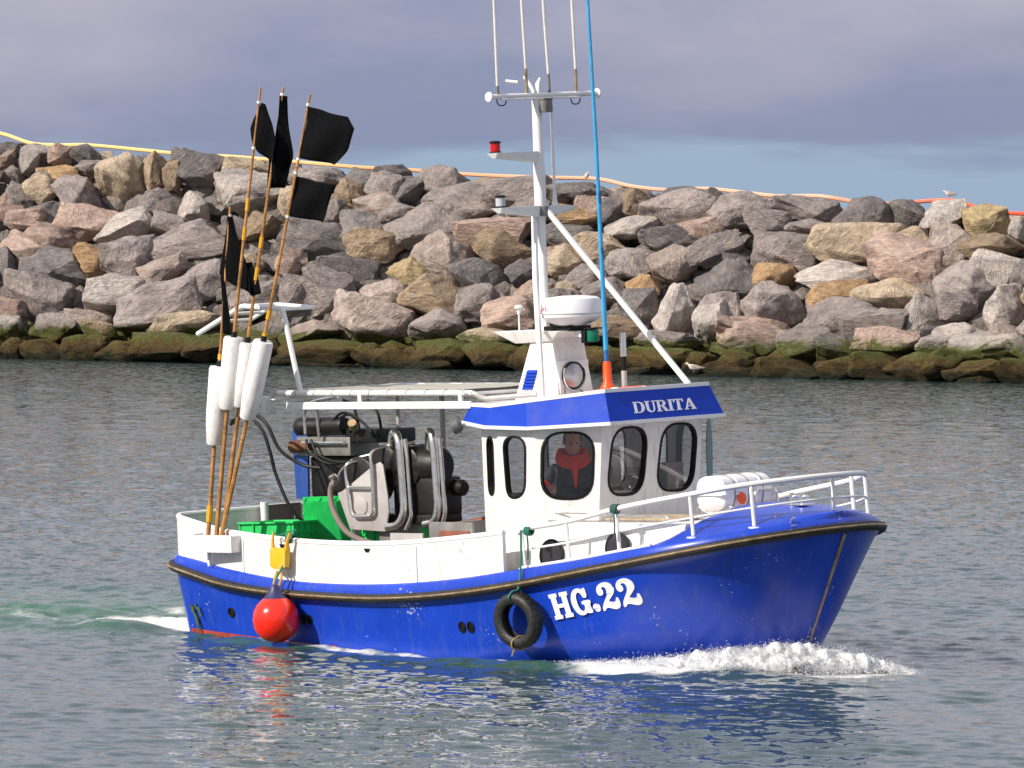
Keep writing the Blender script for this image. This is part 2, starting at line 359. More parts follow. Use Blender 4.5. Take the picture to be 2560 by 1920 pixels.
    a = me.attributes.new('churn', 'FLOAT', 'POINT'); a.data.foreach_set('value', churn.ravel().astype(np.float32))
    M = bpy.data.materials.new('harbour water'); M.use_nodes = True; n, l = M.node_tree.nodes, M.node_tree.links
    b = n['Principled BSDF']; b.inputs['IOR'].default_value = 1.333; b.inputs['Roughness'].default_value = 0.05
    geo = N(n, 'ShaderNodeNewGeometry')
    fa = N(n, 'ShaderNodeAttribute', attribute_name='foam'); ca = N(n, 'ShaderNodeAttribute', attribute_name='churn')
    nz = N(n, 'ShaderNodeTexNoise', inp={'Scale': 3.2, 'Detail': 9.0, 'Roughness': 0.7, 'Distortion': 0.6}); l.new(geo.outputs['Position'], nz.inputs['Vector'])
    th = N(n, 'ShaderNodeMath', operation='ADD'); l.new(fa.outputs['Fac'], th.inputs[0]); l.new(nz.outputs['Fac'], th.inputs[1])
    fr = ramp(n, [(0.42, 0.0), (0.62, 1.0)], 'EASE')
    sc = N(n, 'ShaderNodeMath', operation='MULTIPLY', inp={1: 0.5}); l.new(th.outputs[0], sc.inputs[0]); l.new(sc.outputs[0], fr.inputs[0])
    gate = N(n, 'ShaderNodeMapRange', inp={'From Min': 0.05, 'From Max': 0.3}); l.new(fa.outputs['Fac'], gate.inputs['Value'])
    fm = N(n, 'ShaderNodeMath', operation='MULTIPLY'); l.new(fr.outputs[0], fm.inputs[0]); l.new(gate.outputs[0], fm.inputs[1])
    body = N(n, 'ShaderNodeMixRGB', inp={1: (0.034, 0.066, 0.070, 1), 2: (0.045, 0.125, 0.080, 1)}); l.new(ca.outputs['Fac'], body.inputs[0])
    fx = N(n, 'ShaderNodeMixRGB', inp={2: (0.72, 0.70, 0.68, 1)}); l.new(fm.outputs[0], fx.inputs[0]); l.new(body.outputs[0], fx.inputs[1]); l.new(fx.outputs[0], b.inputs['Base Color'])
    rr = N(n, 'ShaderNodeMapRange', inp={'To Min': 0.055, 'To Max': 0.7}); l.new(fm.outputs[0], rr.inputs['Value']); l.new(rr.outputs[0], b.inputs['Roughness'])
    # ripples finer than the mesh: weak near the boat where the mesh carries them, full beyond
    sy = N(n, 'ShaderNodeSeparateXYZ'); l.new(geo.outputs['Position'], sy.inputs[0])
    lod = N(n, 'ShaderNodeMapRange', interpolation_type='SMOOTHSTEP', inp={'From Min': 52.0, 'From Max': 105.0, 'To Min': 0.34, 'To Max': 1.7}); l.new(sy.outputs['Y'], lod.inputs['Value'])
    bz = N(n, 'ShaderNodeTexNoise', inp={'Scale': 5.0, 'Detail': 3.0, 'Roughness': 0.6}); l.new(geo.outputs['Position'], bz.inputs['Vector'])
    sb_ = N(n, 'ShaderNodeVectorMath', operation='SUBTRACT', inp={1: (0.5, 0.5, 0.5)}); l.new(bz.outputs['Color'], sb_.inputs[0])
    ml = N(n, 'ShaderNodeVectorMath', operation='MULTIPLY', inp={1: (1, 1, 0)}); l.new(sb_.outputs[0], ml.inputs[0])
    sc2 = N(n, 'ShaderNodeVectorMath', operation='SCALE'); l.new(ml.outputs[0], sc2.inputs[0]); l.new(lod.outputs[0], sc2.inputs['Scale'])
    nn_ = N(n, 'ShaderNodeVectorMath', operation='ADD'); l.new(geo.outputs['Normal'], nn_.inputs[0]); l.new(sc2.outputs[0], nn_.inputs[1])
    no_ = N(n, 'ShaderNodeVectorMath', operation='NORMALIZE'); l.new(nn_.outputs[0], no_.inputs[0]); l.new(no_.outputs[0], b.inputs['Normal'])
    me.materials.append(M)
    o = bpy.data.objects.new('water', me); COL.objects.link(o); o['kind'] = 'structure'
build_water()

#=SECTION ROCKS
# ------------------------------------------------------------------ breakwater of armour stones
TOE_A, TOE_B = Vector((-18.65, 209.66, 0)), Vector((16.8, 188.99, 0))
tdir = (TOE_B - TOE_A).normalized(); tback = Vector((-tdir.y, tdir.x, 0)) # points away from the camera
if tback.y < 0: tback = -tback
SL = R(40); snorm = (Vector((0, 0, 1)) * math.cos(SL) - tback * math.sin(SL)).normalized()
def pxray(x, y): return (cfw + crt * ((x - 1280) / FPX) - cup * ((y - 960) / FPX)).normalized()
CAMP = Vector((0, 0, CAM_H))
def on_slope(x, y, off=0.0):
    r = pxray(x, y); p0 = TOE_A + snorm * off
    return CAMP + r * ((p0 - CAMP).dot(snorm) / r.dot(snorm))
RC = dict(g=(.315, .268, .250), d=(.20, .178, .172), p=(.44, .32, .265), t=(.50, .395, .285), o=(.48, .31, .17), l=(.49, .43, .39), b=(.34, .25, .17), y=(.50, .38, .21), a=(.20, .15, .09), q=(.42, .335, .295))
ROCKS = []
def rk(ox, oy, s, txt):
    for e in txt.split(';'):
        a = e.split(','); ROCKS.append((ox + float(a[0]) * s, oy + float(a[1]) * s, float(a[2]) * s, float(a[3]) * s, float(a[4]), a[5].strip()))
rk(0, 300, .3977, '40,160,120,90,0,d;215,185,190,90,-5,l;370,215,140,120,20,p;540,225,190,120,10,d;25,225,100,110,0,p;60,310,130,120,0,g;175,275,110,140,15,l;380,330,330,140,12,o;245,430,180,170,40,t;560,310,150,100,0,g;740,370,260,280,-10,t;950,310,170,220,5,b;1090,370,120,180,0,b;1225,310,330,230,5,d;1520,270,270,130,15,t;1560,450,420,260,8,l;110,465,230,180,20,g;20,500,80,100,0,p;480,480,320,210,30,g;980,500,250,170,0,g;1185,525,190,190,5,l;1075,630,260,130,20,g;250,580,280,150,-20,d;60,585,150,100,0,p;150,640,230,120,0,p;520,640,320,200,10,p;760,660,340,220,-10,l;330,730,340,150,10,p;130,820,320,200,10,p;560,870,310,200,15,o;1130,740,500,220,-8,g;800,880,280,280,-5,g;340,930,430,280,10,d;1020,940,280,200,-15,q;1280,960,340,220,-10,g;690,1090,330,220,0,l;200,1100,420,260,15,g;60,1180,200,150,10,p;30,900,120,180,0,d;520,1220,260,140,0,q;980,1170,480,260,-15,g;1160,1270,440,170,-12,t;330,1290,280,150,10,g;40,1290,180,150,0,l;620,1310,230,120,5,b;1560,870,140,120,0,t;1640,660,220,160,0,b;1480,690,160,140,0,g;1500,1130,260,160,0,g;1650,1060,260,170,5,g')
rk(0, 300, .3977, '60,1430,170,140,0,a;260,1430,340,150,3,a;520,1430,280,160,-3,a;760,1440,370,160,2,a;1050,1430,420,180,0,a;1300,1430,330,180,4,a;1560,1430,320,200,0,a')
rk(700, 380, .3497, '220,150,360,160,5,g;560,180,300,180,10,d;480,260,200,180,-15,b;800,170,250,120,0,d;740,250,230,200,10,g;900,260,200,180,10,d;1150,190,330,210,0,g;1270,340,480,270,-10,g;1650,260,480,200,0,g;1750,340,300,140,0,g;680,360,320,190,15,q;370,420,140,170,10,g;840,430,260,160,-10,g;570,500,350,210,15,d;1020,530,500,270,-5,g;220,600,480,260,5,d;650,660,390,220,5,b;1150,720,420,330,-5,q;1500,520,520,180,-5,p;1560,680,400,260,10,b;420,810,460,230,5,d;910,820,310,190,10,y;1400,870,430,220,15,d;60,780,200,180,0,p;320,1000,330,300,10,g;720,1000,320,230,10,q;1120,1030,500,260,5,b;1400,1080,280,260,10,g;100,1010,220,260,5,g;620,1180,540,330,10,q;1080,1210,400,250,0,g;1640,1170,370,230,0,p;200,1240,430,180,0,q;1470,1330,380,140,5,t;1700,850,220,180,0,d;1780,1000,250,200,0,p;1940,740,220,200,0,p;1930,600,200,130,0,d;60,330,180,200,0,t')
rk(700, 380, .3497, '250,1400,600,170,2,a;650,1430,280,170,0,a;800,1480,300,180,5,a;1150,1430,450,190,-4,a;1500,1450,330,180,0,a;1720,1450,280,190,3,a;300,1510,500,110,0,a;1050,1520,330,110,0,a')
rk(1360, 400, .3497, '60,200,180,130,0,g;220,200,250,130,0,d;350,310,290,200,10,p;230,410,280,170,5,o;480,330,180,170,0,d;630,290,200,200,0,b;950,340,490,250,5,g;1040,240,330,90,0,d;600,470,360,150,-5,l;180,530,320,170,0,d;380,610,370,200,5,t;1110,470,360,140,0,p;880,560,380,180,-5,d;1330,340,280,200,0,g;1200,640,420,200,-10,g;600,690,330,210,0,g;120,690,260,220,15,t;890,740,330,260,10,q;280,820,250,180,0,g;130,900,190,130,0,t;690,870,220,140,0,o;400,900,300,160,0,g;1270,850,380,240,5,d;900,1100,260,400,5,l;660,1050,240,230,0,d;500,1190,350,160,0,b;1200,1130,250,340,20,l;870,1290,420,130,0,g;1370,1220,280,180,0,p;90,1060,300,220,0,g;250,1180,260,160,0,q')
rk(1360, 400, .3497, '400,1400,420,190,0,a;830,1420,480,190,3,a;1100,1450,220,180,0,a;1350,1410,300,170,0,a;700,1530,400,110,0,a;1300,1530,350,110,0,a')
rk(1760, 400, .3617, '240,340,420,220,-5,g;60,260,150,120,0,d;700,340,400,190,5,g;60,470,150,170,0,p;430,450,330,200,10,g;120,620,280,190,-10,d;550,620,420,270,10,g;740,460,330,110,0,g;1080,370,360,230,-10,d;1380,350,260,180,5,d;1640,380,290,220,0,l;1020,560,620,270,5,t;1440,520,200,110,0,t;1660,600,300,330,10,q;1940,410,330,250,0,y;1980,600,440,180,5,b;2180,490,140,150,0,l;860,770,500,220,-5,l;1400,690,560,280,10,p;1800,830,420,270,0,g;1980,740,340,230,15,l;2190,820,160,260,0,d;140,830,400,270,0,d;480,800,270,190,0,o;1260,900,470,270,5,t;900,920,350,200,-5,o;450,1020,400,310,5,g;90,1070,270,300,-15,g;930,1070,480,260,5,g;1500,1070,280,290,10,l;1740,1010,260,180,0,g;2070,1000,320,300,0,l;1190,1130,460,200,-10,g;310,1180,460,240,5,p;690,1250,360,220,0,g;1250,1270,390,190,0,p;1760,1180,370,180,5,l;1600,1290,260,130,0,l;2080,1160,300,140,0,q;1950,1290,480,180,-5,l;180,1280,330,100,0,g;880,1290,230,200,0,d;2190,1280,150,200,0,d')
rk(1760, 400, .3617, '180,1390,380,150,0,a;560,1420,460,170,-2,a;200,1480,260,120,0,a;950,1440,350,170,2,a;1200,1390,400,170,0,a;1430,1430,380,200,3,a;1250,1510,300,120,0,a;1650,1430,300,190,0,a;1900,1430,480,170,-3,a;2150,1450,280,170,0,a;700,1500,300,110,0,a;1850,1520,300,100,0,a')

RM = bpy.data.materials.new('armour stone'); RM.use_nodes = True
n, l = RM.node_tree.nodes, RM.node_tree.links; b = n['Principled BSDF']; b.inputs['Roughness'].default_value = 0.85; b.inputs['Specular IOR Level'].default_value = 0.25
oi = N(n, 'ShaderNodeObjectInfo'); t = N(n, 'ShaderNodeTexCoord'); geo = N(n, 'ShaderNodeNewGeometry')
add = N(n, 'ShaderNodeVectorMath', operation='ADD'); l.new(t.outputs['Object'], add.inputs[0])
sc = N(n, 'ShaderNodeVectorMath', operation='SCALE', inp={'Scale': 37.0}); cmb = N(n, 'ShaderNodeCombineXYZ')
l.new(oi.outputs['Random'], cmb.inputs[0]); l.new(oi.outputs['Random'], cmb.inputs[1]); l.new(cmb.outputs[0], sc.inputs[0]); l.new(sc.outputs[0], add.inputs[1])
n1 = N(n, 'ShaderNodeTexNoise', inp={'Scale': 1.5, 'Detail': 8.0, 'Roughness': 0.68, 'Distortion': 0.8}); l.new(add.outputs[0], n1.inputs['Vector'])
n2 = N(n, 'ShaderNodeTexNoise', inp={'Scale': 9.0, 'Detail': 6.0, 'Roughness': 0.7}); l.new(add.outputs[0], n2.inputs['Vector'])
vr = N(n, 'ShaderNodeVectorRotate', rotation_type='AXIS_ANGLE', inp={'Axis': (0.35, 0.85, 0.4)}); ra = N(n, 'ShaderNodeMath', operation='MULTIPLY', inp={1: 19.0}); l.new(oi.outputs['Random'], ra.inputs[0]); l.new(ra.outputs[0], vr.inputs['Angle']); l.new(add.outputs[0], vr.inputs['Vector'])
mpw = N(n, 'ShaderNodeMapping', inp={3: (1.0, 0.8, 2.9), 2: (0.5, 0.3, 0)}); l.new(vr.outputs[0], mpw.inputs[0])
n3 = N(n, 'ShaderNodeTexNoise', inp={'Scale': 2.4, 'Detail': 7.0, 'Roughness': 0.65, 'Distortion': 1.2}); l.new(mpw.outputs[0], n3.inputs['Vector'])
r1 = ramp(n, [(0.28, 0.50), (0.5, 1.0), (0.72, 1.45)], 'LINEAR'); l.new(n1.outputs['Fac'], r1.inputs[0])
m1 = N(n, 'ShaderNodeMixRGB', blend_type='MULTIPLY', inp={0: 1.0}); l.new(oi.outputs['Color'], m1.inputs[1]); l.new(r1.outputs[0], m1.inputs[2])
r2 = ramp(n, [(0.58, 0.0), (0.72, 0.55)], 'LINEAR'); l.new(n3.outputs['Fac'], r2.inputs[0])
m2 = N(n, 'ShaderNodeMixRGB', inp={2: (0.42, 0.38, 0.35, 1)}); l.new(r2.outputs[0], m2.inputs[0]); l.new(m1.outputs[0], m2.inputs[1])
r3 = ramp(n, [(0.3, 0.68), (0.5, 1.0), (0.7, 1.3)], 'LINEAR'); l.new(n2.outputs['Fac'], r3.inputs[0])
m3 = N(n, 'ShaderNodeMixRGB', blend_type='MULTIPLY', inp={0: 1.0}); l.new(m2.outputs[0], m3.inputs[1]); l.new(r3.outputs[0], m3.inputs[2])
rs = ramp(n, [(0.56, 0.0), (0.70, 0.5)], 'LINEAR'); l.new(n1.outputs['Fac'], rs.inputs[0])     # iron staining
m3b = N(n, 'ShaderNodeMixRGB', inp={2: (0.30, 0.17, 0.08, 1)}); mm = N(n, 'ShaderNodeMath', operation='MULTIPLY', inp={1: 0.6}); l.new(rs.outputs[0], mm.inputs[0])
l.new(mm.outputs[0], m3b.inputs[0]); l.new(m3.outputs[0], m3b.inputs[1])
# weed growing up to the tide mark
sepz = N(n, 'ShaderNodeSeparateXYZ'); l.new(geo.outputs['Position'], sepz.inputs[0])
za = N(n, 'ShaderNodeMath', operation='MULTIPLY_ADD', inp={1: 1.7, 2: -0.85}); l.new(n1.outputs['Fac'], za.inputs[0])
zz = N(n, 'ShaderNodeMath', operation='SUBTRACT'); l.new(sepz.outputs['Z'], zz.inputs[0]); l.new(za.outputs[0], zz.inputs[1])
wm = N(n, 'ShaderNodeMapRange', interpolation_type='SMOOTHSTEP', inp={'From Min': 1.0, 'From Max': 1.38, 'To Min': 1.0, 'To Max': 0.0}); l.new(zz.outputs[0], wm.inputs['Value'])
wr = ramp(n, [(0.08, (0.014, 0.016, 0.007)), (0.34, (0.065, 0.042, 0.015)), (0.52, (0.10, 0.068, 0.022)), (0.72, (0.092, 0.098, 0.026))], 'LINEAR')
wz = N(n, 'ShaderNodeMapRange', inp={'From Min': 0.0, 'From Max': 1.25}); l.new(zz.outputs[0], wz.inputs['Value']); l.new(wz.outputs[0], wr.inputs[0])
wv = N(n, 'ShaderNodeMixRGB', blend_type='MULTIPLY', inp={0: 1.0}); l.new(wr.outputs[0], wv.inputs[1]); l.new(r3.outputs[0], wv.inputs[2])
m4 = N(n, 'ShaderNodeMixRGB'); l.new(wm.outputs[0], m4.inputs[0]); l.new(m3b.outputs[0], m4.inputs[1]); l.new(wv.outputs[0], m4.inputs[2]); l.new(m4.outputs[0], b.inputs['Base Color'])
hs = N(n, 'ShaderNodeMath', operation='MULTIPLY_ADD', inp={1: 0.35}); l.new(n2.outputs['Fac'], hs.inputs[0]); l.new(n3.outputs['Fac'], hs.inputs[2])
bp = N(n, 'ShaderNodeBump', inp={'Strength': 0.9, 'Distance': 0.2}); l.new(hs.outputs[0], bp.inputs['Height']); l.new(bp.outputs[0], b.inputs['Normal'])

def rock_mesh(seed):
    rng = random.Random(seed); bm = bmesh.new()
    boxy = rng.random() < 0.75
    for i in range(rng.randint(10, 15)):
        if boxy:
            v = Vector((rng.uniform(-1, 1), rng.uniform(-1, 1), rng.uniform(-1, 1)))
            a = max(range(3), key=lambda k: abs(v[k])); v[a] = math.copysign(1, v[a]); v *= rng.uniform(0.82, 1.0)
            v = Vector((math.copysign(abs(v.x) ** .7, v.x), math.copysign(abs(v.y) ** .7, v.y), math.copysign(abs(v.z) ** .7, v.z)))
        else:
            v = Vector((rng.gauss(0, 1), rng.gauss(0, 1), rng.gauss(0, 1))).normalized() * rng.uniform(0.9, 1.1)
        bm.verts.new(v)
    for sx in (-1, 1):
        bm.verts.new((sx * 0.92, rng.uniform(-.3, .3), rng.uniform(-.3, .3))); bm.verts.new((rng.uniform(-.3, .3), sx * 0.92, rng.uniform(-.3, .3))); bm.verts.new((rng.uniform(-.3, .3), rng.uniform(-.3, .3), sx * 0.92))
    h = bmesh.ops.convex_hull(bm, input=bm.verts)
    bmesh.ops.delete(bm, geom=[v for v in h['geom_interior'] if isinstance(v, bmesh.types.BMVert)], context='VERTS')
    bmesh.ops.dissolve_limit(bm, angle_limit=R(16), verts=bm.verts, edges=bm.edges)
    bmesh.ops.bevel(bm, geom=list(bm.edges), offset=rng.uniform(0.045, 0.10), segments=2, profile=0.5, affect='EDGES', clamp_overlap=True)
    bmesh.ops.triangulate(bm, faces=bm.faces)
    for _ in range(3):
        bmesh.ops.subdivide_edges(bm, edges=[e for e in bm.edges if e.calc_length() > 0.17], cuts=1, use_grid_fill=True)
        bmesh.ops.triangulate(bm, faces=bm.faces)
    off = Vector((seed * 3.1, seed * 1.7, 0)); bm.normal_update()
    for v in bm.verts:
        d = noise.fractal(v.co * 1.4 + off, 0.75, 2.1, 6) * 0.085 - abs(noise.noise(v.co * 2.6 + off)) * 0.07 + noise.cell(v.co * 2.2 + off) * 0.012
        v.co += v.normal * d
    mx = [max(abs(v.co[k]) for v in bm.verts) for k in range(3)]
    for v in bm.verts: v.co = Vector((v.co.x / mx[0], v.co.y / mx[1], v.co.z / mx[2]))
    me = bpy.data.meshes.new('boulder'); bm.to_mesh(me); bm.free(); me.materials.append(RM)
    me.polygons.foreach_set('use_smooth', [True] * len(me.polygons)); me.set_sharp_from_angle(angle=R(32))
    return me
RMESH = [rock_mesh(i + 1) for i in range(30)]
bw = thing('breakwater', 'long breakwater of piled grey, tan and pink boulders, weedy at the waterline', 'breakwater', Matrix.Translation((TOE_A + TOE_B) / 2))
bwi = bw.matrix_world.inverted()
view_rot = Matrix((crt, cfw, cup)).transposed()   # local x right, y away, z up
FLIPS = [Matrix.Rotation(a, 3, 'Y') @ Matrix.Rotation(c, 3, 'Z') for a in (0, math.pi) for c in (0, math.pi)]
yawr = Matrix.Rotation(math.atan2(tdir.y, tdir.x), 3, 'Z')
def put_rock(i, pos, w, h, dep, rot, col, mesh=None):
    o = bpy.data.objects.new('boulder', mesh or random.choice(RMESH)); COL.objects.link(o); o.parent = bw
    q = Matrix.Rotation(R(random.uniform(-14, 14)), 3, 'X') @ Matrix.Rotation(R(rot), 3, 'Y') @ Matrix.Rotation(R(random.uniform(-22, 14)), 3, 'Z')
    M = (q @ Matrix.Diagonal((w, dep, h)) @ random.choice(FLIPS)).to_4x4(); M.translation = pos
    o.matrix_local = bwi @ M
    k = random.uniform(0.86, 1.14); o.color = (col[0] * k, col[1] * k, col[2] * k, 1)
    return o
for i, (x, y, w, h, rot, c) in enumerate(ROCKS):
    p = on_slope(x, y); dist = (p - CAMP).length; k = dist / FPX / 2
    W2, H2 = w * k * 1.24, h * k * 1.26
    dep = (W2 * H2) ** .5 * random.uniform(0.85, 1.1)
    back = 0.25 * dep
    put_rock(i, p + tback * back * 0.6 + snorm * (-0.15 * dep + random.uniform(-.28, .14)), W2, H2, dep, rot, RC[c])
# boulders along the back of the crest and beyond both ends of the frame
CREST = [(-260, 300), (0, 348), (60, 366), (200, 372), (450, 398), (720, 412), (1000, 430), (1340, 452), (1560, 470), (1750, 478), (1990, 497), (2250, 512), (2430, 530), (2560, 545), (2820, 580)]
def crest_y(x): return float(np.interp(x, [a for a, _ in CREST], [b for _, b in CREST]))
x = -220
while x < 2800:
    p = on_slope(x, crest_y(x) + 8) + tback * random.uniform(1.6, 2.4)
    sz = random.uniform(0.7, 1.05)
    p.z -= sz * random.uniform(0.60, 0.75)
    put_rock(0, p, sz * 1.3, sz * 0.8, sz, random.uniform(-10, 10), RC[random.choice('gdbgpt')]); x += random.uniform(95, 140)
for side in (-1, 1):
    for r in range(8):
        for c in range(2):
            x = (-90 - c * 120) if side < 0 else (2650 + c * 120)
            top = crest_y(x) + 50; y = top + (905 if side < 0 else 965 - 0) * 0 + r * ((935 - top) / 7.5)
            p = on_slope(x + random.uniform(-25, 25), y); s_ = random.uniform(0.7, 1.1)
            put_rock(0, p, s_ * 1.2, s_ * .8, s_, random.uniform(-15, 15), RC['a' if r > 6 else random.choice('gdplt')])
# rubble core: smaller stones packed under the armour, one mesh
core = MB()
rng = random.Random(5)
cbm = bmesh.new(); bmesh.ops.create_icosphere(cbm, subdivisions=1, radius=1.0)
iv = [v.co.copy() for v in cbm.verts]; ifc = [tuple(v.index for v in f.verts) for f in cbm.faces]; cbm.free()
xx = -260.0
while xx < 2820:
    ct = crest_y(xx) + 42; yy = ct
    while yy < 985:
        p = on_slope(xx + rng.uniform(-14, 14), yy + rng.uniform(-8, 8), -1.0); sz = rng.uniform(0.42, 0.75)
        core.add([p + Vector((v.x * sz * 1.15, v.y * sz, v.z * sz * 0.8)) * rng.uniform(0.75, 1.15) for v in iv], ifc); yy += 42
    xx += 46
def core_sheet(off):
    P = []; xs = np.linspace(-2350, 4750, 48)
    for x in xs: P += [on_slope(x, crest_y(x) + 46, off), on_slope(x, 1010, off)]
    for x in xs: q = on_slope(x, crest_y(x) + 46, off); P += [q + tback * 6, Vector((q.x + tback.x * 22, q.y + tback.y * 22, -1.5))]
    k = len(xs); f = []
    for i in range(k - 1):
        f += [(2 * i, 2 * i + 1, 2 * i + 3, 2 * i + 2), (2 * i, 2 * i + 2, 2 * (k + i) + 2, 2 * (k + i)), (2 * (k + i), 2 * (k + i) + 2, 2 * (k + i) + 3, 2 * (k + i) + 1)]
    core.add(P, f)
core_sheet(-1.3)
# the breakwater runs on past both edges of the picture
for x0, x1 in ((-2300, -330), (2890, 4700)):
    xx = x0
    while xx < x1:
        ct = crest_y(xx) + 45; yy = ct
        while yy < 980:
            rm_ = rng.choice(RMESH); p = on_slope(xx + rng.uniform(-20, 20), yy, -.15); sz = rng.uniform(.75, 1.15); q = Matrix.Rotation(rng.uniform(0, 6.28), 3, 'Z') @ Matrix.Rotation(rng.uniform(-.3, .3), 3, 'X')
            core.add([p + q @ Vector((v.co.x * sz * 1.25, v.co.y * sz, v.co.z * sz * .85)) for v in rm_.vertices], [tuple(f.vertices) for f in rm_.polygons]); yy += 85
        xx += 120
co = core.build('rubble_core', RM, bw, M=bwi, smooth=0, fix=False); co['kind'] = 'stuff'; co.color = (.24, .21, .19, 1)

# pipe lying along the crest, yellow turning to orange red on the right
PIPE = [(-200, 270), (-60, 318), (0, 335), (60, 355), (130, 359), (200, 359), (330, 371), (450, 383), (560, 388), (720, 401), (870, 414), (1000, 421), (1160, 433), (1340, 440), (1450, 442), (1500, 448), (1560, 462), (1640, 471), (1700, 469), (1760, 469), (1860, 480), (1930, 487), (2030, 487), (2130, 503), (2180, 507), (2250, 503), (2330, 497), (2380, 500), (2430, 517), (2500, 529), (2560, 533), (2760, 560)]
pts = [on_slope(x, y + 3) + tback * 0.55 for x, y in PIPE]
base = pts[0].copy()
pp = spline([p - base for p in pts], 8)
PM = bpy.data.materials.new('orange hose plastic'); PM.use_nodes = True; n, l = PM.node_tree.nodes, PM.node_tree.links; b = n['Principled BSDF']; b.inputs['Roughness'].default_value = 0.4
t = N(n, 'ShaderNodeTexCoord'); sp = N(n, 'ShaderNodeSeparateXYZ'); l.new(t.outputs['Object'], sp.inputs[0])
nz = N(n, 'ShaderNodeTexNoise', inp={'Scale': 0.35, 'Detail': 3.0}); l.new(t.outputs['Object'], nz.inputs['Vector'])
L_ = (pts[-1] - pts[0]).x
mr = N(n, 'ShaderNodeMapRange', inp={'From Min': 0.0, 'From Max': L_}); l.new(sp.outputs[0], mr.inputs['Value'])
ad = N(n, 'ShaderNodeMath', operation='MULTIPLY_ADD', inp={1: 0.25, 2: -0.125}); l.new(nz.outputs['Fac'], ad.inputs[0])
a2 = N(n, 'ShaderNodeMath', operation='ADD'); l.new(mr.outputs[0], a2.inputs[0]); l.new(ad.outputs[0], a2.inputs[1])
cr = ramp(n, [(0.0, (.80, .62, .25)), (0.30, (.80, .55, .22)), (0.45, (.75, .36, .18)), (0.62, (.80, .42, .28)), (0.78, (.78, .46, .30)), (0.85, (.72, .12, .06)), (1.0, (.68, .09, .05))], 'LINEAR')
l.new(a2.outputs[0], cr.inputs[0]); l.new(cr.outputs[0], b.inputs['Base Color'])
mbp = MB().tube(pp, 0.075, 8)
tag(mbp.build('pipe', PM, M=Matrix.Translation(base)), 'long thin yellow and orange-red pipe lying along the crest of the breakwater', 'pipe')

#=SECTION GULLS
def gull(label, x, y, length, facing, hunch=False, hid=0.35, stand=True):
    p = on_slope(x, y) + tback * hid
    k = length; M = Matrix.Translation(p) @ Matrix.Rotation(facing, 4, 'Z') @ Matrix.Scale(k, 4)
    root = thing('gull', label, 'gull', M, 'gulls on the boulders')
    body = MB()
    prof = [(-.50, .02, .17, .02), (-.40, .05, .18, .035), (-.25, .10, .19, .09), (-.08, .13, .20, .135), (.10, .13, .215, .15), (.22, .10, .25, .125), (.28, .065, .31, .085), (.31, .058, .36, .07), (.36, .06, .40, .062), (.41, .035, .395, .04), (.435, .012, .385, .014)]
    nn = 14; vs = []; fs = []
    for (X, wy, zc, hz_) in prof:
        for j in range(nn): a = 2 * math.pi * j / nn; vs.append((X, wy * math.cos(a), zc + hz_ * math.sin(a) + (0 if X < .25 else 0)))
    for i in range(len(prof) - 1):
        for j in range(nn): fs.append((i * nn + j, i * nn + (j + 1) % nn, (i + 1) * nn + (j + 1) % nn, (i + 1) * nn + j))
    fs += [tuple(range(nn)), tuple(range((len(prof) - 1) * nn, len(prof) * nn))]
    body.add(vs, fs); body.build('body', GULLW, root, smooth=80)
    for s in (-1, 1):
        w = MB(); w.add([(.2, s * .125, .24), (.16, s * .11, .33), (-.1, s * .085, .335), (-.35, s * .05, .255), (-.58, s * .03, .20), (-.32, s * .085, .19), (0, s * .14, .18), (0.05, s * .155, .26), (-.2, s * .115, .25)],
                        [(0, 1, 7), (1, 2, 8, 7), (2, 3, 8), (3, 4, 5, 8), (8, 5, 6, 7), (7, 6, 0)]); w.build('wing', GULLG, root, smooth=60)
    MB().lathe([(.018, 0), (.016, .03), (.004, .07)], 8, axis_matrix(Vector((.425, 0, .385)), (1, 0, -.15))).build('beak', YTAPE, root)
    if stand:
        for s in (-1, 1):
            lg = MB().tube([(.02, s * .05, .10), (.0, s * .05, .0), (.01, s * .05, -.02)], .012, 6); lg.box(-.01, .07, s * .05 - .03, s * .05 + .03, -.03, -.018); lg.build('leg', PINK, root)
gull('grey-brown gull standing at the waterline below the boulders', 1788, 927, 0.66, math.pi, hid=-1.5)
gull('pale gull standing on the crest near the orange-red end of the pipe', 2352, 492, 0.52, math.pi, hid=0.7)
gull('white gull seen from the front on the crest behind the mast', 1479, 450, 0.62, R(-75), hid=-0.4)
gull('small pale gull sitting on a grey boulder beside the mast stay', 1668, 854, 0.46, R(-110), hid=-0.75)
#=SECTION HULL
# ------------------------------------------------------------------ fishing boat
boat = thing('fishing_boat', 'small blue and white fishing boat with white wheelhouse, heading right through the water', 'fishing boat', BM)
ZR = curve([-.1, .5, 1.1, 1.8, 2.5, 3.6, 4.75, 5.7, 6.6, 7.5, 8.0, 8.5, 8.9], [.935, .81, .725, .67, .645, .637, .715, .833, .975, 1.115, 1.20, 1.29, 1.36])
ZW = curve([-.1, 1.05, 2.1, 3.2, 4.7, 5.65, 6.3, 7.2, 8.0, 8.9], [1.05, .894, .795, .776, .866, .985, 1.067, 1.20, 1.32, 1.47])
ZG = curve([-.1, .54, 1.55, 3.5, 5.33, 5.6], [1.47, 1.347, 1.25, 1.20, 1.335, 1.36])
ZLOW = -0.6
def side_y(X): return 1.5 - 0.22 * max(0.0, (2.5 - X) / 2.5) ** 2
def inset(d):
    a = min(max(d / .13, 0), 1); r = .055 * a * a * (3 - 2 * a)
    return r + (max(0, d - .13) * .17) + max(0, d - .75) ** 2 * .55
def bowpar(t):
    d = (1 - t) * 1.95
    return 8.85 - .49 * d, 1.6 + min(1.15, d * .86), 1.5 - inset(d) if d < .9 else 1.5 - inset(.9) - (d - .9) * .5
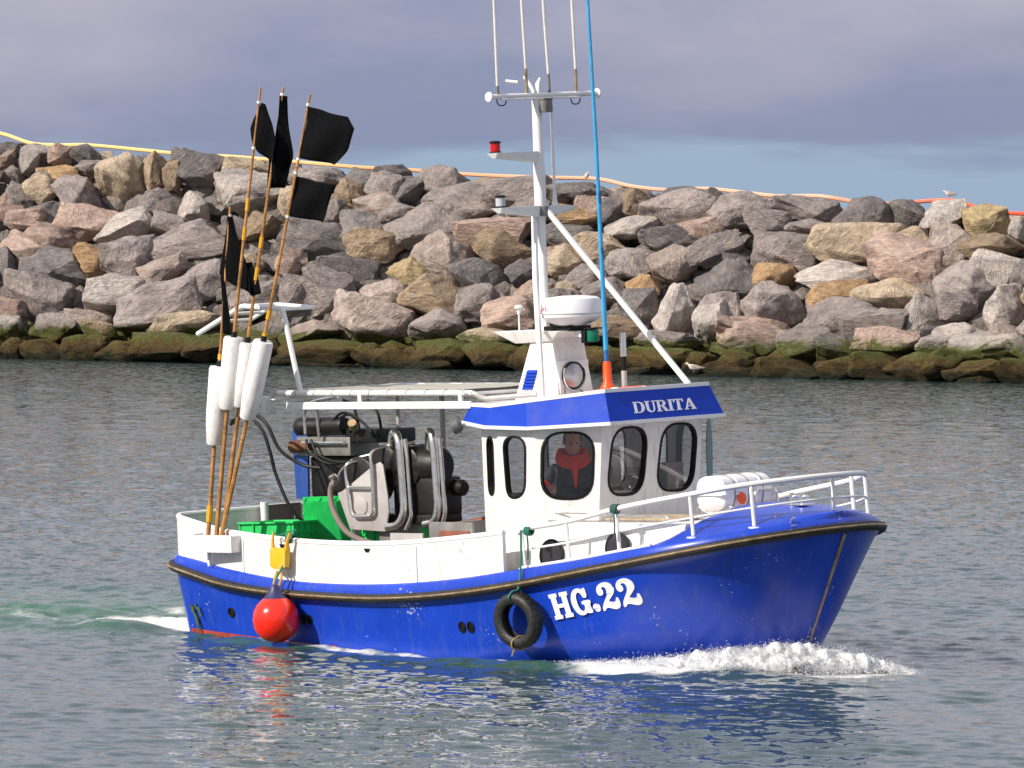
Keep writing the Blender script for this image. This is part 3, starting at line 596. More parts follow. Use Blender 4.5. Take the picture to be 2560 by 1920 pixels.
def half_plan(t, off=0.0):
    """points (X, y>=0) from the transom centre round to the stem at hull level t"""
    xe, a, bb = bowpar(t); x0 = xe - a; xt = -.10 + .10 * (1 - t); out = []
    d0 = (1 - t) * 1.5; yc = side_y(.2) - inset(d0); rc = .22
    for i in range(4): out.append((xt, (yc - rc) * i / 4))
    for i in range(7): an = math.pi / 2 * i / 6; out.append((xt + rc - rc * math.cos(an), yc - rc + rc * math.sin(an)))
    X1 = xt + rc
    for i in range(1, 30):
        X = X1 + (x0 - X1) * i / 30; z = ZLOW + t * (ZR(X) - ZLOW); f = min(1, i / 3)
        ys = side_y(X) - inset(ZR(X) - z); w = max(0, (i - 24) / 6); ys = ys * (1 - w) + bb * w
        out.append((X, ys * f + yc * (1 - f)))
    for i in range(25): an = math.pi / 2 * i / 24; out.append((x0 + a * math.sin(an), bb * math.cos(an)))
    res = []
    for i, (X, y) in enumerate(out): res.append((X - (off if i < 6 else 0) * -1 if False else X, max(0, y - off) if i < len(out) - 1 else y))
    return res
def hull_y(X, z):
    zr = ZR(X); t = (z - ZLOW) / (zr - ZLOW); xe, a, bb = bowpar(t); x0 = xe - a
    if X <= x0: return side_y(X) - inset(zr - z)
    return bb * math.sqrt(max(0, 1 - ((X - x0) / a) ** 2))
def loft(levels, name, mats, parent, matfn=None, close_top=False):
    mb = MB(); rows = []
    for pts in levels:
        row = [Vector((x, -y, z)) for x, y, z in pts] + [Vector((x, y, z)) for x, y, z in reversed(pts[1:-1])]
        rows.append(row)
    k = len(rows[0]); vs = [p for r in rows for p in r]; fs = []
    for i in range(len(rows) - 1):
        for j in range(k): fs.append((i * k + j, i * k + (j + 1) % k, (i + 1) * k + (j + 1) % k, (i + 1) * k + j))
    mb.add(vs, fs)
    if matfn: mb.mi = [matfn(sum((mb.v[i].z for i in f), 0) / 4, f) for f in mb.f]
    if close_top: mb.add(rows[-1], [tuple(range(k))])
    return mb.build(name, mats, parent, smooth=50)
lv = []
for t in list(np.linspace(0, .55, 8)) + list(np.linspace(.6, .9, 8)) + [.915, .93, .945, .96, .97, .98, .99, 1.0]:
    lv.append([(X, y, ZLOW + t * (ZR(X) - ZLOW)) for X, y in half_plan(t)])
hull = loft(lv, 'hull', [BLUE], boat)
def rail_plan(inner=0.0, n_from=0):
    P = half_plan(1.0); out = []
    for i, (X, y) in enumerate(P):
        a = P[max(i - 1, 0)]; b_ = P[min(i + 1, len(P) - 1)]; tx, ty = b_[0] - a[0], b_[1] - a[1]; L = math.hypot(tx, ty) or 1
        if i == 0: nx, ny = -1, 0
        elif i == len(P) - 1: nx, ny = 1, 0
        else: nx, ny = -ty / L, tx / L
        out.append((X - nx * inner, max(0, y - ny * inner)))
    return out
def mirror_loop(pts): return [Vector((x, -y, z)) for x, y, z in pts] + [Vector((x, y, z)) for x, y, z in reversed(pts[1:-1])]
# blue band above the strake
rp0, rp5, rp6 = rail_plan(0.0), rail_plan(0.045), rail_plan(0.06)
loft([[(X, y, ZR(X)) for X, y in rp0], [(X, y, ZR(X) + .06) for X, y in rail_plan(.006)], [(X, y, ZW(X) - .03) for X, y in rail_plan(.02)], [(X, y, ZW(X)) for X, y in rp5], [(X, y, ZW(X) + .004) for X, y in rail_plan(.16)]], 'sheer_band', BLUE, boat)
# rubbing strake: black half-round fender with a brass wearing strip
st = MB().tube(mirror_loop([(X, y, ZR(X)) for X, y in rail_plan(-.012)]), .050, 10, closed=True).build('rubbing_strake', RUBBER, boat)
MB().tube(mirror_loop([(X, y, ZR(X) + .004) for X, y in rail_plan(-.058)]), .012, 6, closed=True).build('wearing_strip', BRASS, st)
# stem strip
MB().tube([(bowpar(t)[0] + .012, 0, ZLOW + t * (1.345 - ZLOW)) for t in np.linspace(.25, .97, 16)], [.019] * 16, 8).build('stem_strip', BRASS, boat)
# antifouling line showing at the quarter
bt = MB()
P = [(X, -(hull_y(X, z) + .006), z) for X in np.linspace(.12, 2.7, 26) for z in (.03 + .150 * (1 - X / 2.9), .120 * (1 - X / 2.6) + .105)]
bt.add(P, [(2 * i, 2 * i + 2, 2 * i + 3, 2 * i + 1) for i in range(25)]); bt.build('boot_stripe', REDPAINT, boat, fix=False)
# hull openings
def hull_disc(X, z, rx, rz, mt, name, off=.004, n=16, ring=False):
    mb = MB(); c = Vector((X, -(hull_y(X, z) + off), z)); vs = [c]
    for j in range(n): a = 2 * math.pi * j / n; xx, zz = X + rx * math.cos(a), z + rz * math.sin(a); vs.append(Vector((xx, -(hull_y(xx, zz) + off), zz)))
    mb.add(vs, [(0, 1 + j, 1 + (j + 1) % n) for j in range(n)])
    o = mb.build(name, mt, boat, smooth=0, fix=False)
    MB().tube([v - Vector((0, .004, 0)) for v in vs[1:]], .008, 6, closed=True).build('rim', BLACK if not ring else BRASS, o)
    return o
for X, z, rx, rz in ((.99, .42, .055, .05), (2.243, .38, .035, .05), (2.338, .377, .035, .05), (4.67, .35, .045, .055), (4.796, .352, .045, .055)): hull_disc(X, z, rx, rz, BLACK, 'discharge_port')
# bulwark, gunwale, decks
bi = [i for i, (X, y) in enumerate(rp6) if X <= 5.52]
bq, bqi = [rp6[i] for i in bi], [rail_plan(.105)[i] for i in bi]
def open_loop(pts): return [Vector((x, -y, z)) for x, y, z in reversed(pts[1:])] + [Vector((x, y, z)) for x, y, z in pts]
lo_ = open_loop([(X, y, ZW(X) - .01) for X, y in bq]); up_ = open_loop([(X, y, ZG(X)) for X, y in bq]); ui = open_loop([(X, y, ZG(X)) for X, y in bqi]); li = open_loop([(X, y, .60) for X, y in bqi])
k = len(lo_); mb = MB(); mb.add(lo_ + up_ + ui + li, [f for i in range(k - 1) for f in ((i, i + 1, k + i + 1, k + i), (k + i, k + i + 1, 2 * k + i + 1, 2 * k + i), (2 * k + i, 2 * k + i + 1, 3 * k + i + 1, 3 * k + i))] + [(0, k, 2 * k, 3 * k), (k - 1, 2 * k - 1, 3 * k - 1, 4 * k - 1)])
bul = mb.build('bulwark', WHITE, boat)
rail = MB().tube(open_loop([((a[0] + b_[0]) / 2, (a[1] + b_[1]) / 2, ZG(a[0]) + .012) for a, b_ in zip(bq, bqi)]), .032, 10).build('gunwale_rail', WHITE2, bul)
for X in (1.28, 2.02, 4.05):   # moulded seams
    MB().box(X - .008, X + .008, -side_y(X) + .045, -side_y(X) + .075, ZW(X) + .01, ZG(X) - .03).build('seam', WHITE2, bul, bevel=.004)
for X, w in ((3.3, .05), (1.98, .07)): MB().add([(X - w, -side_y(X) + .052, ZG(X) - .035), (X + w, -side_y(X) + .052, ZG(X) - .035), (X + w * .4, -side_y(X) + .052, ZG(X) - .075), (X - w * .5, -side_y(X) + .052, ZG(X) - .075)], [(0, 1, 2, 3)]).build('fairlead_slot', BLACK, bul, fix=False)
dk = MB(); P = rail_plan(.10); bl_ = [(X, y, .602) for X, y in P if X <= 5.6]; lp = open_loop(bl_)
dk.add(lp, [tuple(range(len(lp)))]); dk.build('working_deck', DECK, boat)
fd = MB(); P = [(X, y, ZW(X) - .006) for X, y in rail_plan(.10) if X >= 5.35]
L1 = [Vector((x, -y, z)) for x, y, z in P]; L2 = [Vector((x, y, z)) for x, y, z in P]; k = len(L1)
fd.add(L1 + L2, [(i, i + 1, k + i + 1, k + i) for i in range(k - 1)]); fd.build('side_deck', WHITE2, boat)
# low white edge moulding forward of the bulwark
P = [(X, y, ZW(X) + .012) for X, y in rail_plan(.085) if 5.5 <= X <= 7.45]
for s in (-1, 1): MB().tube([(x, s * y, z) for x, y, z in P], .018, 6).build('deck_edge_moulding', WHITE2, boat)
# whaleback foredeck
wb = MB(); P = [(X, y) for X, y in rail_plan(.05) if X >= 7.30]; NA = 17
rows = []
for X, y in P:
    f = min(1, (X - 7.30) / .45); f = f * f * (3 - 2 * f)
    zc = ZW(X) + (1.60 - .09 * max(0, X - 7.9) - ZW(X)) * f
    rows.append([Vector((min(X, 8.79), y * s, ZW(X) + max(0, zc - ZW(X)) * (1 - abs(s) ** 2.3) * (1 - .0 * s))) for s in np.linspace(-1, 1, NA)])
vs = [p for r in rows for p in r]; fs = [(i * NA + j, i * NA + j + 1, (i + 1) * NA + j + 1, (i + 1) * NA + j) for i in range(len(rows) - 1) for j in range(NA - 1)]
wb.add(vs, fs); whale = wb.build('whaleback', BLUE, boat, smooth=60)
#=SECTION CABIN
# trunk cabin with portholes
def trunk():
    mb = MB()
    O = [(5.1, -1.13), (7.5, -1.13), (7.5, 1.13), (5.1, 1.13)]; I = [(5.1, -1.07), (7.6, -1.04), (7.6, 1.04), (5.1, 1.07)]
    mb.hexa([Vector((x, y, .93)) for x, y in O], [Vector((x, y, 1.44)) for x, y in I])
    return mb.build('trunk_cabin', WHITE, boat, bevel=.03)
tr = trunk()
for X, Z in ((5.75, 1.10), (6.705, 1.185)):
    c = Vector((X, -1.112, Z)); n_ = Vector((0, -1, .07)).normalized(); M = axis_matrix(c, n_)
    o = MB().lathe([(.0, .0), (.165, .0), (.172, .012), (.172, .026), (.150, .03), (.146, .02), (0, .02)], 28, M).build('porthole_rim', BLACK, tr)
    MB().lathe([(0, .022), (.146, .022), (.146, .026), (0, .026)], 28, M).build('porthole_glass', mat('porthole glass', (.03, .028, .03), .08), o)
# grab rails and boards lying on the trunk roof
tr2 = MB().tube(fillet([(5.62, -.98, 1.44), (5.66, -.98, 1.535), (6.55, -.95, 1.52), (7.25, -.93, 1.50), (7.26, -.93, 1.44)], .05), .011, 8); tr2.tube([(6.45, -.95, 1.522), (6.45, -.95, 1.44)], .01, 6); tr2.build('grab_rail', STEEL, tr)
tr3 = MB().tube(fillet([(5.5, -1.02, 1.44), (5.5, -1.02, 1.45), (6.9, -1.0, 1.46), (7.3, -.98, 1.46)], .02), .008, 6); tr3.build('trim_line', DULL, tr)
bb = onboat('boards', 'few weathered wooden boards lying on the trunk roof before the wheelhouse', 'boards', (6.75, -.55, 1.445))
for i, (dx, dy, a) in enumerate(((0, 0, 4), (.05, .12, -3), (-.04, -.12, 2), (.1, .22, 6))):
    MB().box(-.55, .5, -.05, .05, 0, .022, Matrix.Translation((dx, dy, .001 + .02 * (i % 2))) @ Matrix.Rotation(R(a), 4, 'Z')).build('board', mat('grey weathered board', (.34, .27, .19), .8, var=.3), bb, bevel=.004)
# wheelhouse: ruled panels with window openings
TOPW = dict(F=(6.2, -.76, 2.46), S1=(5.53, -1.1, 2.44), S2=(5.0, -1.1, 2.44), A=(4.45, -.8, 2.46)); BOTW = dict(F=(6.08, -.76, 1.30), S1=(5.46, -1.1, 1.30), S2=(5.0, -1.1, 1.30), A=(4.46, -.8, 1.30))
mir = lambda p: (p[0], -p[1], p[2])
WINS = {('A', 'S2'): [[(.291, .886), (.705, .898), (.681, .361), (.283, .35)]], ('S2', 'S1'): [[(.124, .914), (.789, .907), (.769, .364), (.205, .325)]],
        ('S1', 'F'): [[(.118, .943), (.895, .925), (.898, .313), (.115, .336)]],
        'front': [[(.107, .954), (.46, .936), (.429, .324), (.064, .335)], [(.599, .952), (.96, .937), (.933, .319), (.552, .339)]], 'aft': [[(.1, .93), (.42, .93), (.42, .42), (.1, .42)], [(.56, .93), (.9, .93), (.9, .30), (.56, .30)]]}
wh = MB(); frames = []
def bil(q):
    q = [Vector(p) for p in q]
    nrm = (q[1] - q[0]).cross(q[3] - q[0]).normalized()
    def f(u, v, w): return (q[0] * (1 - u) + q[1] * u) * (1 - v) + (q[3] * (1 - u) + q[2] * u) * v + nrm * (w - .05)
    return f, q, nrm
def rounded(c, asp, rad):
    P = [Vector((p[0] * asp, p[1], 0)) for p in c]
    return [(p.x / asp, p.y) for p in fillet(P, rad, 6, closed=True)]
def scaled(lp, cx, cy, asp, d):
    out = []
    for i, (u, v) in enumerate(lp):
        a = lp[i - 1]; b_ = lp[(i + 1) % len(lp)]; tx, ty = (b_[0] - a[0]) * asp, b_[1] - a[1]; L = math.hypot(tx, ty) or 1
        nx, ny = -ty / L, tx / L
        if (cx - u) * asp * nx + (cy - v) * ny < 0: nx, ny = -nx, -ny
        out.append((u + nx * d / asp, v + ny * d))
    return out
def panel(bl, br, tr_, tl, wins):
    f, q, nrm = bil((bl, br, tr_, tl)); H = (q[3] - q[0]).length; asp = (q[1] - q[0]).length / H
    holes = []
    for w in wins:
        wd = abs(w[1][0] - w[0][0]) * asp; lp = rounded(w, asp, min(.40 * wd * 1.25, .2)); holes.append(lp)
        cx = sum(p[0] for p in lp) / len(lp); cy = sum(p[1] for p in lp) / len(lp)
        inn = scaled(lp, cx, cy, asp, .016 / H)
        ou = scaled(lp, cx, cy, asp, -.008 / H)
        frames.append((f, ou, inn))
    wh.plate([(0, 0), (1, 0), (1, 1), (0, 1)], holes, .05, f)
order = ['A', 'S2', 'S1', 'F']
for a, b_ in zip(order[:-1], order[1:]):
    panel(BOTW[a], BOTW[b_], TOPW[b_], TOPW[a], WINS[(a, b_)])
    wm_ = [[(1 - p[0], p[1]) for p in (w[1], w[0], w[3], w[2])] for w in WINS[(a, b_)]]
    panel(mir(BOTW[b_]), mir(BOTW[a]), mir(TOPW[a]), mir(TOPW[b_]), wm_)
panel(BOTW['F'], mir(BOTW['F']), mir(TOPW['F']), TOPW['F'], WINS['front'])
panel(mir(BOTW['A']), BOTW['A'], TOPW['A'], mir(TOPW['A']), WINS['aft'])
# skirt down to the deck
sk = [Vector(BOTW[k_]) for k_ in order] + [Vector(mir(BOTW[k_])) for k_ in reversed(order)]
wh.add([Vector((p.x, p.y, .42)) for p in sk] + sk, [(i, (i + 1) % 8, 8 + (i + 1) % 8, 8 + i) for i in range(8)])
house = wh.build('wheelhouse', WHITE, boat, smooth=20)
for f, ou, inn in frames:
    k = len(ou); fr = MB(); vs = [f(*p, .056) for p in ou] + [f(*p, .060) for p in inn] + [f(*p, -.004) for p in inn] + [f(*p, -.004) for p in ou]
    fr.add(vs, [g for i in range(k) for g in ((i, (i + 1) % k, k + (i + 1) % k, k + i), (k + i, k + (i + 1) % k, 2 * k + (i + 1) % k, 2 * k + i), (2 * k + i, 2 * k + (i + 1) % k, 3 * k + (i + 1) % k, 3 * k + i), (3 * k + i, 3 * k + (i + 1) % k, (i + 1) % k, i))])
    fr.build('window_seal', BLACK, house)
    MB().plate(inn, [], .005, lambda u, v, w, f=f: f(u, v, .022 + w)).build('window_pane', GLASS, house, smooth=0)
# interior: floor, console, seat back, lining
MB().box(4.5, 6.05, -.74, .74, 1.0, 1.04).build('cabin_floor', INTER, house)
cs = MB(); cs.add([(5.78, -.68, 1.04), (6.03, -.68, 1.04), (6.1, -.68, 1.72), (5.85, -.68, 1.72), (5.78, .68, 1.04), (6.03, .68, 1.04), (6.1, .68, 1.72), (5.85, .68, 1.72)], [(0, 1, 2, 3), (7, 6, 5, 4), (0, 3, 7, 4), (3, 2, 6, 7), (2, 1, 5, 6), (1, 0, 4, 5)]); cs.box(5.86, 6.02, -.1, .22, 1.721, 1.95); cs.box(5.88, 6.05, .34, .6, 1.721, 1.98); cs.build('console', INTER, house, bevel=.015)
ch = MB(); ch.box(5.02, 5.12, .18, .62, 1.5, 2.15); ch.box(5.02, 5.5, .18, .62, 1.45, 1.53); ch.tube([(5.26, .4, 1.04), (5.26, .4, 1.46)], .05, 8); ch.build('helm_seat', mat('tan seat vinyl', (.34, .27, .22), .5), house, bevel=.03)
MB().tube([Vector((5.80, .38 + .16 * math.cos(a), 1.80 + .16 * math.sin(a))) for a in np.linspace(0, 2 * math.pi, 25)[:-1]], .013, 6, closed=True).build('steering_wheel', BLACK, house)
lin = MB(); lin.add([(4.5, -.74, 1.04), (4.5, .74, 1.04), (4.5, .74, 1.70), (4.5, -.74, 1.70)], [(0, 1, 2, 3)]); lin.build('cabin_lining', INTER, house, fix=False)
# hinged side pane standing open on the far front corner
op = MB(); op.plate(chaikin([(0, 0), (.30, .02), (.30, .74), (0, .76)], 2), [], .012, lambda u, v, w: Vector((6.16 - u * .30 + .12 * v * .2, .83 + u * .62 + w, 1.66 + v))); op.build('side_pane', GREENGLASS, house, smooth=0)

# roof with blue fascia
RB = [(6.42, -.87, 2.462), (5.53, -1.2, 2.43), (4.90, -1.2, 2.445), (4.27, -.9, 2.48)]; RT = [(6.28, -.79, 2.785), (5.44, -1.1, 2.70), (4.90, -1.1, 2.652), (4.36, -.86, 2.655)]
loopB = [Vector(p) for p in RB] + [Vector(mir(p)) for p in reversed(RB)]; loopT = [Vector(p) for p in RT] + [Vector(mir(p)) for p in reversed(RT)]
fa = MB(); fa.add(loopB + loopT, [(i, (i + 1) % 8, 8 + (i + 1) % 8, 8 + i) for i in range(8)])
fascia = fa.build('roof_fascia', BLUE2, boat, smooth=0)
def ring(lp, grow, dz): # white trim strip following a loop
    c = sum(lp, Vector()) / len(lp); out = []
    for p in lp:
        d = Vector((p.x - c.x, p.y - c.y, 0)).normalized(); out.append(p + d * grow + Vector((0, 0, dz)))
    return out
for lp, z0, z1, g0 in ((loopB, -.022, .014, .012), (loopT, -.012, .026, .010)):
    a, b_, c_, d_ = ring(lp, g0, z0), ring(lp, g0, z1), ring(lp, -.05, z1 + .0), ring(lp, -.05, z0)
    tm = MB(); tm.add(a + b_ + c_ + d_, [q for i in range(8) for q in ((i, (i + 1) % 8, 8 + (i + 1) % 8, 8 + i), (8 + i, 8 + (i + 1) % 8, 16 + (i + 1) % 8, 16 + i), (24 + i, 24 + (i + 1) % 8, (i + 1) % 8, i), (16 + i, 16 + (i + 1) % 8, 24 + (i + 1) % 8, 24 + i))]); tm.build('trim', WHITE2, fascia, smooth=0)
rf = MB(); lt = ring(loopT, -.03, -.004); rf.add(lt, [tuple(range(8))]); lb = ring(loopB, -.03, .004); rf.add(lb, [tuple(range(8))]); rf.build('roof', WHITE2, boat, smooth=0)
# lettering on the front fascia
LET = {
 'D': (.98, [(0, 0), (.46, 0), (.66, .03), (.82, .12), (.93, .28), (.97, .5), (.93, .72), (.82, .88), (.66, .97), (.46, 1), (0, 1), (0, .94), (.1, .9), (.1, .1), (0, .06)], [[(.31, .08), (.44, .08), (.58, .13), (.68, .25), (.74, .5), (.68, .75), (.58, .87), (.44, .92), (.31, .92)]]),
 'U': (.92, [(0, 1), (.42, 1), (.42, .94), (.31, .9), (.31, .36), (.34, .2), (.42, .11), (.52, .09), (.62, .12), (.69, .22), (.71, .36), (.71, .9), (.6, .94), (.6, 1), (.92, 1), (.92, .94), (.81, .9), (.81, .34), (.77, .16), (.66, .03), (.48, -.03), (.3, .01), (.17, .1), (.1, .26), (.1, .9), (0, .94)], []),
 'R': (.98, [(0, 0), (.42, 0), (.42, .06), (.31, .1), (.31, .46), (.42, .46), (.7, 0), (1.0, 0), (1.0, .05), (.92, .08), (.64, .5), (.76, .57), (.82, .72), (.78, .86), (.68, .96), (.5, 1), (0, 1), (0, .94), (.1, .9), (.1, .1), (0, .06)], [[(.31, .55), (.45, .55), (.56, .61), (.6, .73), (.56, .86), (.45, .92), (.31, .92)]]),
 'I': (.42, [(0, 0), (.42, 0), (.42, .06), (.31, .1), (.31, .9), (.42, .94), (.42, 1), (0, 1), (0, .94), (.1, .9), (.1, .1), (0, .06)], []),
 'T': (.86, [(.2, 0), (.66, 0), (.66, .06), (.54, .1), (.54, .92), (.68, .92), (.79, .72), (.86, .72), (.84, 1), (.02, 1), (0, .72), (.07, .72), (.18, .92), (.32, .92), (.32, .1), (.2, .06)], []),
 'A': (1.0, [(0, 0), (.33, 0), (.33, .06), (.22, .09), (.28, .27), (.6, .27), (.66, .09), (.57, .06), (.57, 0), (1.0, 0), (1.0, .06), (.92, .1), (.59, 1), (.45, 1), (.1, .1), (0, .06)], [[(.31, .35), (.57, .35), (.44, .72)]]),
 'H': (1.02, [(0, 0), (.44, 0), (.44, .15), (.36, .15), (.36, .42), (.66, .42), (.66, .15), (.58, .15), (.58, 0), (1.02, 0), (1.02, .15), (.94, .15), (.94, .85), (1.02, .85), (1.02, 1), (.58, 1), (.58, .85), (.66, .85), (.66, .57), (.36, .57), (.36, .85), (.44, .85), (.44, 1), (0, 1), (0, .85), (.08, .85), (.08, .15), (0, .15)], []),
 'G': (1.0, [(.78, 0), (.97, 0), (.97, .38), (1.03, .38), (1.03, .52), (.55, .52), (.55, .38), (.67, .38), (.67, .25), (.6, .15), (.5, .13), (.4, .18), (.34, .32), (.32, .5), (.34, .7), (.41, .83), (.5, .87), (.6, .84), (.67, .75), (.71, .62), (.93, .62), (.93, 1.0), (.8, 1.0), (.76, .93), (.66, 1.0), (.5, 1.03), (.32, 1.0), (.16, .88), (.06, .7), (.02, .5), (.06, .28), (.17, .1), (.33, -.01), (.5, -.03), (.63, 0), (.72, .07)], []),
 '.': (.36, [(.18 + .165 * math.cos(a), .16 + .165 * math.sin(a)) for a in np.linspace(0, 2 * math.pi, 17)[:-1]], []),
 '2': (.98, chaikin([(.02, .72), (.08, .60), (.22, .56), (.36, .63), (.37, .76), (.30, .84), (.40, .90), (.53, .85), (.57, .72), (.48, .54), (.26, .36), (.06, .17), (.0, -.02), (.12, -.02), (.2, .07), (.34, .08), (.54, -.01), (.74, -.05), (.92, .04), (.99, .22), (.97, .40), (.86, .40), (.82, .28), (.68, .25), (.5, .29), (.46, .33), (.7, .47), (.9, .62), (.95, .78), (.87, .94), (.68, 1.04), (.45, 1.06), (.2, 1.0), (.06, .88)], 2), [])}
def write(txt, fn, gap, mt, parent, th, name='letter'):
    x = 0
    for c in txt:
        if c == ' ': x += .35; continue
        w, o_, h_ = LET[c]
        if c in 'G': o_ = chaikin(o_, 1)
        MB().plate([(p[0] + x, p[1]) for p in o_], [[(p[0] + x, p[1]) for p in q] for q in h_], th, fn).build(name, mt, parent, smooth=0); x += w + gap
    return x - gap
LETM = mat('white vinyl letter', (.82, .80, .80), .4, var=.03)
q0, q1, q3 = Vector(RB[0]), Vector(mir(RB[0])), Vector(RT[0]); eu = (q1 - q0).normalized(); ev = (q3 - q0); ev -= eu * ev.dot(eu); FH = ev.length; ev.normalize(); en = eu.cross(ev).normalized()
HT = .125; tot = .98 + .92 + .98 + .42 + .86 + 1.0 + 5 * .05
sx = .945 / tot
write('DURITA', lambda u, v, w: q0 + eu * (.405 + u * sx + .02 * v) + ev * (.088 + v * HT) + en * (w + .001), .05, LETM, fascia, .004)
# registration on the bow, laid on the flared planking
def hgmap(u, v, w):
    X = 6.045 + u * .262 - v * .055; z = .455 + v * .262 + u * .0425
    return Vector((X, -(hull_y(X, z) + w + .003), z))
def write_hull(txt, fn, gap, mt, parent, name):
    x = 0
    for c in txt:
        w, o_, h_ = LET[c]
        if c == 'G': o_ = chaikin(o_, 1)
        # finer rim so that the letter follows the planking
        MB().plate([(p[0] + x, p[1]) for p in o_], [], .006, fn).build(name, mt, parent, smooth=0); x += w + gap
write_hull('HG.22', hgmap, .06, LETM, hull, 'registration_letter')
#=SECTION RAILS
# ------------------------------------------------------------------ bow railing
RTOP = curve([5.5, 6.2, 6.9, 7.85, 8.35, 8.75], [1.385, 1.47, 1.605, 1.755, 1.84, 1.89])
P = [(X, y) for X, y in rail_plan(.15) if X >= 5.55]
Pp = [(X, y, RTOP(X)) for X, y in P]
loop = [Vector((x, -y, z)) for x, y, z in Pp] + [Vector((x, y, z)) for x, y, z in reversed(Pp[:-1])]
br = MB().tube([Vector((5.50, -1.36, 1.345))] + loop + [Vector((5.50, 1.36, 1.345))], .028, 10).build('bow_rail', WHITE2, boat)
Pl = [(X, y, ZW(X) + (RTOP(X) - ZW(X)) * .48) for X, y in P]
loop = [Vector((x, -y, z)) for x, y, z in Pl] + [Vector((x, y, z)) for x, y, z in reversed(Pl[:-1])]
MB().tube([Vector((5.52, -1.36, 1.16))] + loop + [Vector((5.52, 1.36, 1.16))], .012, 8).build('lower_rail', WHITE2, br)
def rail_at(X):
    xs = [p[0] for p in P]; return float(np.interp(X, xs, [p[1] for p in P]))
for X in (5.55, 6.2, 6.92, 7.85, 8.36):
    for s in (-1, 1):
        y = s * rail_at(X); zb = ZW(X) + (.02 if X > 7.5 else 0)
        MB().tube([(X + .03, y, zb), (X, y, RTOP(X))], .021 if X > 6 else .013, 8).lathe([(0, 0), (.075, 0), (.07, .012), (0, .016)], 14, Matrix.Translation((X + .03, y, zb))).build('stanchion', WHITE2, br)
MB().tube([(8.70, 0, 1.47), (8.69, 0, RTOP(8.7))], .021, 8).build('stanchion', WHITE2, br)
MB().tube([(8.55, .48, 1.42), (8.52, .48, RTOP(8.55))], .021, 8).build('stanchion', WHITE2, br)
# bitts and cleat
bt_ = MB(); bt_.box(8.05, 8.34, -.10, .10, 1.575, 1.585); bt_.tube([(8.13, 0, 1.58), (8.13, 0, 1.70)], .028, 10); bt_.tube([(8.27, 0, 1.58), (8.27, 0, 1.70)], .028, 10); bt_.tube([(8.05, 0, 1.66), (8.35, 0, 1.66)], .018, 8); bt_.build('mooring_bitts', STEEL, whale)
ct = MB(); ct.box(8.42, 8.70, -.63, -.57, 1.405, 1.415); ct.tube(fillet([(8.43, -.6, 1.49), (8.48, -.6, 1.45), (8.48, -.6, 1.41)], .02), .012, 6); ct.tube(fillet([(8.69, -.6, 1.49), (8.64, -.6, 1.45), (8.64, -.6, 1.41)], .02), .012, 6); ct.build('cleat', STEEL, whale)
MB().lathe([(0, 0), (.05, 0), (.05, .012), (0, .014)], 14, Matrix.Translation((8.50, -.72, 1.385))).build('deck_filler', WHITE2, whale)
# ropes on the rail
for X, z in ((5.66, 1.37), (6.92, 1.61)):
    kn = MB(); c = Vector((X, -1.36, z))
    for j in range(4): kn.tube([c + Vector((.02 * (j - 1.5), .042 * math.cos(a), .042 * math.sin(a))) for a in np.linspace(0, 2 * math.pi, 13)[:-1]], .011, 5, closed=True)
    kn.tube(spline([c + Vector((0, -.04, 0)), c + Vector((.03, -.05, -.12)), c + Vector((.02, -.05, -.30))]), .009, 5); kn.build('lashing', ROPE if X < 6 else mat('dark green rope', (.05, .12, .11), .9), br)
#=SECTION TOWER
# ------------------------------------------------------------------ funnel tower, radar, mast
tw = MB(); tw.hexa([Vector(p) for p in ((4.43, -.28, 2.64), (5.10, -.28, 2.66), (5.10, .28, 2.66), (4.43, .28, 2.64))], [Vector(p) for p in ((4.66, -.20, 3.36), (5.03, -.20, 3.36), (5.03, .20, 3.36), (4.66, .20, 3.36))])
tower = tw.build('funnel_tower', WHITE, boat, bevel=.02)
lvr = MB()
Mst = lambda X, z: -.28 + (z - 2.65) / .71 * .08
for i in range(6):
    z = 2.80 + i * .034; xo = 4.555 + (z - 2.8) * .33
    lvr.add([(xo, Mst(xo, z) - .022, z - .006), (xo + .155, Mst(xo, z) - .022, z - .006), (xo + .16, Mst(xo, z + .03) - .002, z + .028), (xo + .012, Mst(xo, z + .03) - .002, z + .028), (xo, Mst(xo, z) + .002, z - .006), (xo + .155, Mst(xo, z) + .002, z - .006)], [(0, 1, 2, 3), (0, 4, 5, 1)])
lvr.build('louvre', BLUE2, tower, smooth=0, fix=False)
pl = MB(); pl.hexa([Vector(p) for p in ((4.45, -.24, 3.28), (4.98, -.24, 3.30), (4.98, .24, 3.30), (4.45, .24, 3.28))], [Vector(p) for p in ((4.16, -.30, 3.415), (5.16, -.30, 3.405), (5.16, .30, 3.405), (4.16, .30, 3.415))]); plat = pl.build('radar_platform', WHITE, boat, bevel=.012)
rc = Vector((5.08, 0, 3.475)); Mr = Matrix.Translation(rc)
rad = MB().lathe([(0, -.02), (.14, -.02), (.20, 0), (.27, .03), (.325, .075), (.33, .10), (.322, .104), (.322, .112), (.338, .116), (.335, .14), (.322, .22), (.30, .265), (.26, .285), (.12, .30), (0, .302)], 40, Mr).build('radar_dome', mat('radome plastic', (.76, .74, .75), .42, var=.03), boat)
MB().box(4.80, 5.2, -.16, .16, 3.40, 3.456).build('radar_foot', BLACK, rad, bevel=.01)
